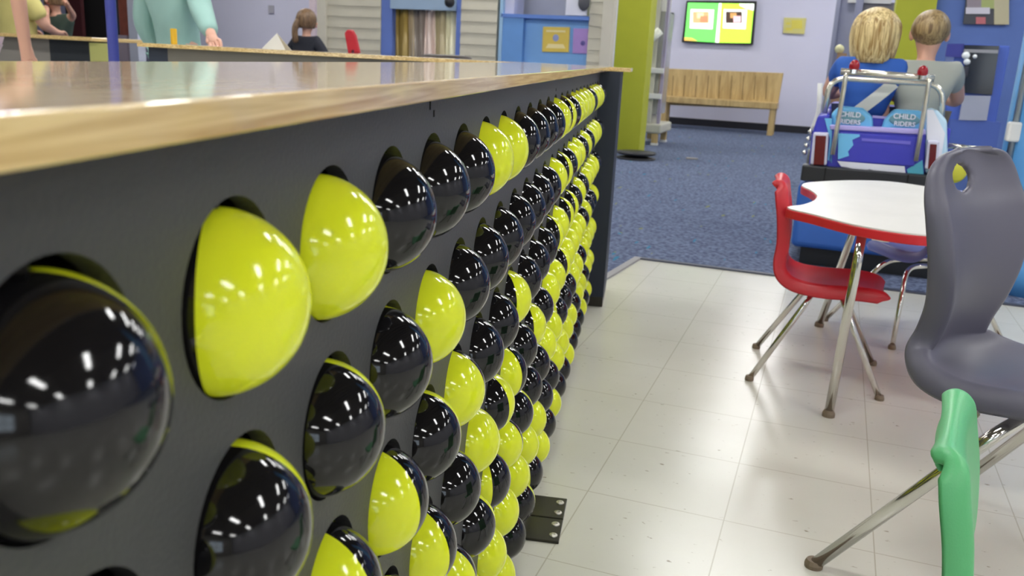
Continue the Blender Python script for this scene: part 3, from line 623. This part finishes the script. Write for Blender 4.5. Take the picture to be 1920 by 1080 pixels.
rpart('grey_panel', rpoly([(1806, 179), (1858, 180), (1850, 226), (1798, 225)], VM - .03, .03), mat('silver_panel', (168, 172, 188), .4), t)
rpart('plinth', B(*rbox(1772, 226, 1868, 330, VM - .02, .3)), mat('royal_blue2', (74, 98, 172), .4), t)
# light blue column in front
p = fl(1905, 556) + Vector((.13, .20, 0))
t = thing('column', 'fat light blue column at the right edge with a chrome rail along it', 'column', p)
SKY = mat('sky_blue_plastic', (84, 150, 208), .35)
obj('shaft', lathe(bmesh.new(), [(.27, .0), (.27, .13), (.235, .18), (.225, .24), (.225, HC + .1)], 48), SKY, t, smooth=True).data.materials[0]
obj('rail', tube(bmesh.new(), [(-.222, -.06, .14), (-.222, -.06, HC)], .016, 12), mat('brushed_rail', (150, 160, 168), .3, metal=.7), t, smooth=True)
obj('rail_clamp', B(-.26, -.18, -.09, -.05, .70, .79), WHITEM, t, bevel=.01)

# ------------------------------------------------------------------ kiddie ride truck
VK = 4.62
t = rtop('kiddie_ride', 'blue and white coin-operated truck ride with a chrome roll bar', 'ride', VK, 1620, 400)
DB = mat('violet_blue', (60, 62, 180), .3); LBL = mat('sky_cyan', (110, 186, 232), .3); WH = mat('gloss_white', (226, 228, 240), .3); BB = mat('base_blue', (52, 102, 186), .4); PW = mat('pale_violet', (176, 166, 226), .3)
BK = mat('soft_black', (30, 32, 36), .4)
q = lambda x, y, V=VK: rl(x, y, V)
a0, a1 = q(1490, 400).x, q(1790, 400).x
zb = q(1620, 478).z; z345 = q(1620, 352).z
rpart('base', B(a0, a1, VK, VK + 1.25, max(.06, zb), z345), BB, t, bevel=.03, seg=4)
rpart('shadow_skirt', B(a0 + .05, a1 - .05, VK + .06, VK + 1.2, .006, max(.06, zb) + .01), BK, t)  # inset support, the shadow gap under the base put into its black colour
rpart('coin_plate', rpoly([(1634, 448), (1668, 450), (1664, 468), (1640, 465)], VK - .012, .012), mat('cream_plate', (222, 214, 190), .5), t)
bx0, bx1 = q(1503, 322).x, q(1782, 330).x
rpart('bumper', B(bx0, bx1, VK - .05, VK + .06, q(1620, 347).z, q(1620, 317).z), BK, t, bevel=.008)
for x in (1545, 1700): rpart('bumper_joint', B(q(x, 330).x, q(x, 330).x + .006, VK - .053, VK - .05, q(1620, 345).z, q(1620, 318).z), BLACKIN, t)
# body tub
rpart('tailgate', rpoly([(1556, 240), (1737, 249), (1733, 330), (1548, 318)], VK, .05), DB, t, bevel=.012)
rpart('tailgate_panel', rpoly([(1576, 248), (1720, 257), (1714, 312), (1570, 302)], VK - .012, .014), DB, t, bevel=.005)
rpart('sticker_white', rpoly([(1570, 302), (1696, 312), (1698, 326), (1650, 322), (1630, 317), (1618, 320), (1590, 314), (1577, 312)], VK - .0145, .003), WH, t)
rpart('sticker_cyan', rpoly([(1572, 250), (1612, 252), (1612, 256), (1598, 262), (1600, 272), (1590, 284), (1592, 292), (1571, 299)], VK - .0145, .003), LBL, t)
rpart('sticker_cyan', rpoly([(1700, 318), (1730, 300), (1732, 332), (1704, 330)], VK - .004, .004), mat('teal_cyan', (92, 184, 208), .3), t)
rpart('sticker_line', rpoly([(1616, 259), (1708, 265), (1707, 271), (1616, 264)], VK - .0145, .003), mat('lilac_line', (110, 104, 206), .3), t)
rpart('top_ledge', rpoly([(1556, 234), (1736, 243), (1736, 253), (1556, 243)], VK - .01, .07), PW, t, bevel=.006)
for sd, pts in (('left', [(1522, 252), (1534, 216), (1556, 214), (1560, 322), (1516, 316)]), ('right', [(1736, 214), (1756, 204), (1776, 226), (1778, 320), (1734, 326)])):
    rpart('fender', rpoly(pts, VK + .01, 1.05), DB if sd == 'left' else mat('ice_white', (190, 220, 240), .3), t, bevel=.012)
rpart('fender_sticker', rpoly([(1738, 206), (1750, 206), (1772, 250), (1764, 300), (1748, 270), (1738, 262)], VK - .0, .008), WH, t)
rpart('fender_sticker', rpoly([(1546, 222), (1560, 222), (1560, 306), (1552, 300), (1556, 260)], VK - .0, .008), LBL, t)
for x0, x1, y0, y1 in ((1519, 1554, 248, 310), (1734, 1762, 264, 318)):
    L = rpart('tail_light', rpoly([(x0 + 6, y0), (x1, y0 + 1), (x1 - 4, y1), (x0, y1 - 1)], VK - .03, .04), mat('white_bezel', (206, 206, 226), .3), t, bevel=.008)
    rsub('lens', rpoly([(x0 + 10, y0 + 6), (x1 - 5, y0 + 7), (x1 - 9, y1), (x0 + 6, y1 - 1)], VK - .038, .01), mat('dark_red_lens', (92, 22, 22), .2), L, t, bevel=.003)
# seat backs with oval badges
for x0, word in ((1556, 0), (1652, 1)):
    pts = [(x0 + 4, 244), (x0 + 2, 214), (x0 + 18, 199), (x0 + 62, 203), (x0 + 80, 218), (x0 + 82, 247)] if not word else [(x0 - 2, 250), (x0 + 6, 224), (x0 + 26, 205), (x0 + 76, 208), (x0 + 88, 224), (x0 + 86, 253)]
    S_ = rpart('seat_back', rpoly(pts, VK + .03, .08), LBL, t, bevel=.015, seg=3)
    cx, cy = (x0 + 38, 221) if not word else (x0 + 44, 225)
    p = rl(cx, cy, VK + .028)
    bd = rsub('badge', ball(bmesh.new(), p, (.068, .006, .030), 28), mat('teal_badge', (104, 150, 164), .4), S_, t, smooth=True)
    for k, wd in enumerate(('CHILD', 'RIDERS')):
        pp = rl(cx, cy - 6 + 14 * k, VK + .02)
        text('lettering', wd, .034 - .004 * k, WH, S_, S_.matrix_basis.inverted() @ t.matrix_basis.inverted() @ ROOM @ Matrix.Translation(pp) @ Matrix.Rotation(PI / 2, 4, 'X'), .002)
rpart('seat_divider', rpoly([(1636, 219), (1662, 221), (1662, 246), (1636, 244)], VK + .06, .03), DB, t)
rpart('seat_rim', rpoly([(1636, 217), (1664, 219), (1664, 223), (1636, 221)], VK + .05, .05), PW, t)
zt_ = q(1620, 300).z
rpart('seat_bench', B(q(1556, 300).x, q(1742, 300).x, VK + .12, VK + .46, .40, .64), BLUP, t, bevel=.02)
rpart('side_wall', B(q(1535, 300).x, q(1556, 300).x, VK + .05, VK + 1.0, z345 - .02, .74), DB, t, bevel=.01)
rpart('side_wall', B(q(1742, 300).x, q(1776, 300).x, VK + .05, VK + 1.0, z345 - .02, .74), DB, t, bevel=.01)
rpart('hood', B(q(1535, 300).x, q(1776, 300).x, VK + .78, VK + 1.22, z345 - .02, .80), DB, t, bevel=.04, seg=4)
for sx in (1600, 1722):
    rpart('steering_wheel', tube(bmesh.new(), [(q(sx, 250).x + .09 * math.cos(k * PI / 12), VK + .70 + .03 * math.sin(k * PI / 12), .90 + .09 * math.sin(k * PI / 12)) for k in range(24)] + [(q(sx, 250).x + .09, VK + .70, .90)], .009, 8), BK, t, smooth=True)
    rpart('steering_column', tube(bmesh.new(), [(q(sx, 250).x, VK + .70, .90), (q(sx, 250).x, VK + .82, .78)], .012, 8), BK, t, smooth=True)
# chrome roll bars
CRM2 = mat('cream_chrome', (214, 210, 196), .22, metal=.75)
def P(x, y, dv=0): p = rl(x, y, VK + dv); return (p.x, p.y, p.z)
rpart('light_bar', tube(bmesh.new(), [P(1576, 134, -.02), P(1752, 147, -.02)], .0165, 16), CRM2, t, smooth=True)
rpart('roll_bar', tube(bmesh.new(), round_corners([P(1561, 290, -.03), P(1586, 142, -.03), P(1587, 138, -.02)], .02), .0115, 14), CRM2, t, smooth=True)
rpart('roll_bar', tube(bmesh.new(), round_corners([P(1717, 302, -.03), P(1742, 152, -.03), P(1743, 148, -.02)], .02), .0115, 14), CRM2, t, smooth=True)
rpart('rear_hoop', tube(bmesh.new(), round_corners([P(1546, 212, .12), P(1556, 146, .12), P(1768, 158, .12), P(1766, 222, .12)], .08), .0135, 14), CRM2, t, smooth=True)
rpart('grab_bar', tube(bmesh.new(), round_corners([P(1520, 252, .3), P(1536, 214, .3), P(1538, 156, .3)], .06), .014, 12), WHITEM, t, smooth=True)
for x, y in ((1602, 124), (1730, 135)):
    p = rl(x, y, VK - .02); L = rpart('roof_light', ball(bmesh.new(), p, (.024, .024, .030), 20), mat('red_lens', (150, 22, 34), .12), t, smooth=True)
    rsub('light_base', disc(bmesh.new(), (p.x, p.y, p.z - .034), .024, .018, 20, 'z'), CHROME, L, t)
for k in range(4): rpart('chrome_bead', ball(bmesh.new(), rl(1519 - k * 3.4, 247 + k * 13, VK + .02), .012, 12), CHROME, t, smooth=True)
rpart('side_tube', tube(bmesh.new(), [P(1768, 272, .25), P(1846, 281, .25)], .014, 12), CRM2, t, smooth=True)
rpart('yellow_lamp', ball(bmesh.new(), rl(1788, 320, VK + .03), (.06, .02, .06), 20), mat('lime_lamp', (200, 200, 60), .3), t, smooth=True)
for a in (a0 + .02, a1 - .10):
    for v in (VK + .2, VK + .95): rpart('wheel', disc(bmesh.new(), (a, v, z345 + .03), .12, .08, 28, 'x'), BK, t)

# ------------------------------------------------------------------ people
SKIN = mat('skin', (222, 170, 146), .5); 
def V3(*a): return Vector(a)
def person(label, base, face, pose, top, bottom=None, shirt=None, group=None, k=1.0, skinm=SKIN, hair=None, name='person', extras=True):
    """pose: joints in the person's own frame (x right, y forward, z up)"""
    t = thing(name, label, 'person', base, face, group)
    J = pose; body = []
    body.append([(J['pelvis'], .095 * k), (J['waist'], .082 * k), (J['chest'], (.115 * k, .085 * k)), (J['neck0'], .05 * k), (J['neck'], .042 * k), (J['jaw'], (.062 * k, .068 * k)), (J['head'], (.080 * k, .092 * k)), (J['crown'], (.055 * k, .065 * k))])
    for s in ('l', 'r'):
        sh, el, wr = J['sh_' + s], J['el_' + s], J['wr_' + s]; fw = (Vector(wr) - Vector(el)).normalized(); palm = Vector(wr) + fw * .045 * k; sd = fw.orthogonal().normalized() if 'hand_dir' not in J else Vector(J['hand_dir'])
        body.append([(J['chest'], (.115 * k, .085 * k)), (sh, .052 * k), (el, .036 * k), (wr, .023 * k), (tuple(palm), (.03 * k, .016 * k))])
        for i, off in enumerate((-.026, -.009, .009, .026)):
            L_ = (.055, .065, .062, .048)[i] * k; a = palm + sd * off * k + fw * .03 * k; b_ = a + fw * L_ * .55 + Vector((0, 0, -.008 * k)); c_ = b_ + fw * L_ * .35 + Vector((0, 0, -.02 * k))
            body.append([(tuple(palm), (.03 * k, .016 * k)), (tuple(a), .0095 * k), (tuple(b_), .0085 * k), (tuple(c_), .0075 * k)])
        th = Vector(wr) + fw * .02 * k + sd * -.03 * k; body.append([(wr, .023 * k), (tuple(th), .011 * k), (tuple(th + fw * .03 * k), .009 * k)])
        body.append([(J['pelvis'], .095 * k), (J['hip_' + s], .078 * k), (J['kn_' + s], .05 * k), (J['an_' + s], .032 * k), (J['toe_' + s], .028 * k)])
    bo = skin('body', body, skinm, t)
    hd = Vector(J['head']); fwd = Vector(J.get('look', (0, 1, 0))).normalized(); sdv = fwd.cross(Vector((0, 0, 1))).normalized()
    if extras:
        for s in (-1, 1):
            p = hd + sdv * s * .082 * k + Vector((0, 0, -.012)); obj('ear', ball(bmesh.new(), p, (.014 * k, .022 * k, .03 * k), 14), skinm, t, smooth=True)
            p = hd + fwd * .085 * k + sdv * s * .032 * k; obj('eye', ball(bmesh.new(), p, .012 * k, 12), mat('eye_white', (235, 232, 228), .2), t, smooth=True)
        p = hd + fwd * .098 * k + Vector((0, 0, -.025 * k)); obj('nose', ball(bmesh.new(), p, (.013 * k, .02 * k, .02 * k), 12), skinm, t, smooth=True)
        p = hd + fwd * .088 * k + Vector((0, 0, -.056 * k)); obj('mouth', ball(bmesh.new(), p, (.024 * k, .008 * k, .007 * k), 12), mat('lips', (186, 104, 100), .4), t, smooth=True)
    # shirt with sleeves
    e = .016 * k; slv = J.get('sleeve', .55)
    hem = Vector(J['pelvis']) + Vector((0, 0, -J.get('hem', 0)))
    sh = [([(tuple(hem), .1 * k + e * 1.8)] if J.get('hem') else []) + [(J['pelvis'], .095 * k + e * 1.6), (J['waist'], .085 * k + e * 1.8), (J['chest'], (.118 * k + e, .09 * k + e)), (J['neck0'], .055 * k + e * .6)]]
    for s in ('l', 'r'):
        A, E_, W_ = Vector(J['sh_' + s]), Vector(J['el_' + s]), Vector(J['wr_' + s])
        ch = [(J['chest'], (.118 * k + e, .09 * k + e)), (tuple(A), .056 * k + e), (tuple(A.lerp(E_, min(1, slv))), .044 * k + e * 1.1)]
        if slv > 1: ch += [(tuple(E_.lerp(W_, slv - 1)), .028 * k + e * .9)]
        sh.append(ch)
    so = skin('shirt', sh, top, t)
    if bottom:
        pa = [[(J['pelvis'], .1 * k + .012), ]]
        pa = []
        for s in ('l', 'r'): pa.append([(J['pelvis'], .103 * k), (J['hip_' + s], .088 * k), (J['kn_' + s], .062 * k), (tuple(Vector(J['kn_' + s]).lerp(Vector(J['an_' + s]), .85)), .048 * k)])
        skin('trousers', pa, bottom, t)
    for s in ('l', 'r'):
        a = Vector(J['an_' + s]); b_ = Vector(J['toe_' + s]); obj('shoe', ball(bmesh.new(), (a + b_) / 2 + Vector((0, 0, -.012)), (.042 * k, .10 * k, .038 * k), 16), mat('dark_shoe', (50, 50, 56), .5), t, smooth=True)
    return t
def hair_mesh(bm, c, r, face_cut=.35, strands=26, amp=.03, drop=0.0, flip=0.0, fwd=Vector((0, 1, 0)), low=-.5):
    n, m_ = 72, 30; sd = fwd.cross(Vector((0, 0, 1))).normalized(); rings = []
    for i in range(m_ + 1):
        th = PI * .5 - (i / m_) * (PI * .5 - math.asin(low)); row = []
        for k in range(n):
            a = 2 * PI * k / n; w_ = 1 + amp * math.sin(a * strands + 2 * math.sin(th * 3)) * math.cos(th) + amp * .6 * math.sin(a * 9 + 5 * th)
            x, y, z = math.cos(a) * math.cos(th), math.sin(a) * math.cos(th), math.sin(th)
            cut = 1.0
            if y > face_cut and z < .45: cut = .80                     # tucked inside the face
            rr = w_ * cut * (1 + flip * max(0, -z) ** 2)
            dz = -drop * max(0, -z + .1)
            row.append(bm.verts.new(Vector(c) + sd * (x * r[0] * rr) + fwd * (y * r[1] * rr) + Vector((0, 0, z * r[2] * (1 + .3 * amp * math.sin(k * 2.3)) + dz))))
        rings.append(row)
    for a, b in zip(rings[1:], rings[2:]):
        for k in range(n): bm.faces.new((a[k], a[(k + 1) % n], b[(k + 1) % n], b[k]))
    topv = bm.verts.new(Vector(c) + Vector((0, 0, r[2])))
    for k in range(n): bm.faces.new((topv, rings[1][k], rings[1][(k + 1) % n]))
    for v in rings[0]: bm.verts.remove(v)
    bv = bm.verts.new(Vector(c) + Vector((0, 0, rings[-1][0].co.z - c[2] + .01)))
    for k in range(n): bm.faces.new((bv, rings[-1][(k + 1) % n], rings[-1][k]))
    return bm
def hair_mat(name, c1, c2): return wood_mat(name, c1, c2, .45, 0, (75, 75, 3))
BLOND = hair_mat('blond_hair', (150, 116, 62), (236, 214, 156)); SANDY = hair_mat('sandy_hair', (112, 88, 58), (176, 150, 104)); BROWN = hair_mat('brown_hair', (84, 62, 42), (138, 108, 78))
def seated(zseat, tall, lean=0.0, arms=.9, turn=0):
    h = tall
    return dict(pelvis=(0, 0, zseat + .09), waist=(0, .01, zseat + .20 * h), chest=(0, .0, zseat + .34 * h), neck0=(0, .0, zseat + .44 * h), neck=(0, .0, zseat + .49 * h), jaw=(0, .02, zseat + .545 * h), head=(0, .015, zseat + .62 * h), crown=(0, .0, zseat + .69 * h),
                sh_l=(-.135, 0, zseat + .40 * h), sh_r=(.135, 0, zseat + .40 * h), el_l=(-.19, .12, zseat + .24 * h), el_r=(.19, .12, zseat + .24 * h), wr_l=(-.10, .31, zseat + .26 * h), wr_r=(.10, .31, zseat + .26 * h),
                hip_l=(-.07, .05, zseat + .07), hip_r=(.07, .05, zseat + .07), kn_l=(-.09, .33, zseat + .07), kn_r=(.09, .33, zseat + .07), an_l=(-.09, .36, zseat - .18), an_r=(.09, .36, zseat - .18), toe_l=(-.09, .45, zseat - .20), toe_r=(.09, .45, zseat - .20), sleeve=.6)
VKID = VK + .33
p1, p2 = rl(1621, 200, VKID), rl(1722, 200, VKID); zs_ = .645
h1 = (rl(1621, 16, VKID).z + .0 - zs_) / .735; h2 = (rl(1719, 20, VKID).z - zs_) / .735
BT = mat('royal_blue_cotton', (44, 92, 176), .8); GT = mat('heather_grey_cotton', (168, 170, 160), .85)
pose = seated(zs_, h1); 
t1 = person('person from behind in a blue t-shirt with chin-length blond hair, seated on the truck ride', ROOM @ Vector((p1.x, VKID, 0)), -TH, pose, BT, mat('navy_trousers', (44, 50, 80), .8), k=1.02)
c = Vector(pose['head']) + Vector((0, -.005, -.008))
obj('hair', hair_mesh(bmesh.new(), c, (.118, .122, .118), .45, 22, .035, .085, .16, low=-.72), BLOND, t1, smooth=True)
sash = smooth_path([(.115, -.137, zs_ + .33 * h1), (.04, -.142, zs_ + .24 * h1), (-.06, -.138, zs_ + .13 * h1)], 6)
bm = bmesh.new(); rr = []
for p_ in sash: rr.append((bm.verts.new(p_ + Vector((-.022, 0, .018))), bm.verts.new(p_ + Vector((.022, 0, -.018)))))
for a, b in zip(rr, rr[1:]): bm.faces.new((a[0], a[1], b[1], b[0]))
o = obj('strap', bm, mat('cream_strap', (206, 206, 196), .7), t1); o.modifiers.new('s', 'SOLIDIFY').thickness = .012
pose2 = seated(zs_, h2)
t2 = person('person from behind in a grey t-shirt with short sandy hair, seated on the truck ride', ROOM @ Vector((p2.x, VKID + .02, 0)), -TH, pose2, GT, mat('khaki_trousers', (120, 112, 98), .8), k=.98)
c = Vector(pose2['head']) + Vector((0, -.01, .012))
obj('hair', hair_mesh(bmesh.new(), c, (.090, .104, .098), .55, 40, .01, .0, -.55, low=-.80), SANDY, t2, smooth=True)

def standing(h, lean=.0, arm_l=None, arm_r=None, sleeve=1.85, look=(0, 1, 0), w=1.0):
    L_ = lean; f = lambda z, y=0: (0, y, z)
    d = dict(pelvis=(0, 0, .53 * h), waist=(0, L_ * .3, .62 * h), chest=(0, L_ * .7, .72 * h), neck0=(0, L_ * .95, .815 * h), neck=(0, L_ * 1.02, .85 * h), jaw=(0, L_ * 1.1 + .02, .885 * h), head=(0, L_ * 1.12 + .01, .93 * h), crown=(0, L_ * 1.12, .965 * h),
             sh_l=(-.175 * w, L_ * .9, .79 * h), sh_r=(.175 * w, L_ * .9, .79 * h), hip_l=(-.09, 0, .50 * h), hip_r=(.09, 0, .50 * h), kn_l=(-.10, .02, .28 * h), kn_r=(.10, .02, .28 * h), an_l=(-.10, -.02, .05 * h), an_r=(.10, -.02, .05 * h), toe_l=(-.11, .11, .03), toe_r=(.11, .11, .03), sleeve=sleeve, look=look, hem=.10)
    d['el_l'], d['wr_l'] = arm_l or ((-.24, L_ * .5, .63 * h), (-.22, .1, .50 * h)); d['el_r'], d['wr_r'] = arm_r or ((.24, L_ * .5, .63 * h), (.22, .1, .50 * h)); return d
# the woman in mint at the wooden counter
TEAL = mat('mint_knit', (158, 196, 186), .85)
VW = 4.45; pw = rl(336, 60, VW); ph = rl(404, 78, VW - .25)
wr = ROOM.inverted() @ Vector((0, 0, 0))
loc = lambda x, y, v: (rl(x, y, v).x - pw.x, rl(x, y, v).y - pw.y, rl(x, y, v).z)
pose3 = standing(1.66, -.06, arm_r=(loc(378, 20, VW - .12), loc(398, 68, VW - .34)), look=(-.6, .8, 0), w=.9); pose3['sleeve'] = 1.9
t3 = person('person in a mint sweater leaning one hand on the wooden counter', ROOM @ Vector((pw.x, VW, 0)), -TH, pose3, TEAL, mat('mint_skirt', (150, 186, 180), .85), k=1.12)
obj('hair', hair_mesh(bmesh.new(), Vector(pose3['head']), (.105, .115, .12), .4, 22, .03, .2, .1, fwd=Vector((-.6, .8, 0)).normalized(), low=-.7), BROWN, t3, smooth=True)
# child in black by the door post
VCH = 7.2; pc = rl(575, 100, VCH); zt3 = rl(575, 20, VCH).z
pose4 = standing(zt3 + .0, 0, look=(.7, .7, 0), w=.62, sleeve=1.6)
t4 = person('person with light brown ponytail and black top seen over the counter', ROOM @ Vector((pc.x, VCH, 0)), -TH, pose4, mat('black_cotton', (34, 36, 46), .85), mat('black_cotton', (0, 0, 0)), k=.86)
hp = Vector(pose4['head'])
bm = hair_mesh(bmesh.new(), hp + Vector((0, -.01, .01)), (.09, .1, .1), .5, 26, .02, .02, -.1, low=-.6); tube(bm, smooth_path([hp + Vector((-.03, -.09, .0)), hp + Vector((-.05, -.12, -.08)), hp + Vector((-.05, -.11, -.2))], 5), [.03] * 5 + [.028] * 5 + [.012], 10)
obj('hair', bm, BROWN, t4, smooth=True)
# person in yellow behind the far left counter, person in pale pink reaching in from the left edge, one in dark green
VY = 6.5; py = rl(34, 60, VY)
pose5 = standing(1.60, -.02, arm_l=((-.26, .1, 1.02), (-.2, .24, .98)), arm_r=((.25, .08, 1.02), (.2, .24, .98)), w=1.0, sleeve=.8)
t5 = person('person in a yellow top behind the far left counter', ROOM @ Vector((py.x, VY, 0)), -TH, pose5, mat('soft_yellow_cotton', (216, 204, 128), .85), mat('sand_skirt', (190, 178, 130), .85), k=1.45)
obj('hair', hair_mesh(bmesh.new(), Vector(pose5['head']), (.13, .145, .15), .4, 22, .03, .15, .1, low=-.7), BROWN, t5, smooth=True)
VA = 3.55; pa_ = rl(-78, 60, VA)
loc5 = lambda x, y, v: (rl(x, y, v).x - pa_.x, rl(x, y, v).y - pa_.y, rl(x, y, v).z)
pose7 = standing(1.66, -.02, arm_r=(loc5(30, -30, VA + .02), loc5(50, 104, VA + .12)), w=1.0, sleeve=.6)
t7 = person('person in pale pink reaching a bare forearm down at the left edge', ROOM @ Vector((pa_.x, VA, 0)), -TH, pose7, mat('pale_pink_cotton', (226, 208, 218), .85), mat('pale_pink_cotton', (0, 0, 0)), k=1.25)
obj('hair', hair_mesh(bmesh.new(), Vector(pose7['head']), (.115, .125, .13), .4, 22, .03, .15, .1, low=-.7), BLOND, t7, smooth=True)
VG = 7.2; pg = rl(108, 60, VG)
loc6 = lambda x, y, v: (rl(x, y, v).x - pg.x, rl(x, y, v).y - pg.y, rl(x, y, v).z)
pose6 = standing(1.40, 0, arm_l=(loc6(86, 14, VG - .1), loc6(88, 32, VG - .25)), arm_r=(loc6(138, 30, VG), loc6(124, 6, VG - .25)), w=.85, sleeve=.6)
t6 = person('person in a dark green shirt standing behind the far left counter', ROOM @ Vector((pg.x, VG, 0)), math.pi - TH, {**pose6, **{k_: (-pose6[k_][0], -pose6[k_][1], pose6[k_][2]) for k_ in ('el_l', 'el_r', 'wr_l', 'wr_r')}, 'sh_l': (.15, 0, .79 * 1.4), 'sh_r': (-.15, 0, .79 * 1.4)}, mat('dark_green_cotton', (66, 82, 72), .85), mat('dark_trousers', (40, 42, 48), .85), k=1.0)
obj('hair', hair_mesh(bmesh.new(), Vector(pose6['head']), (.1, .112, .11), .45, 22, .03, .04, 0, low=-.4), BROWN, t6, smooth=True)
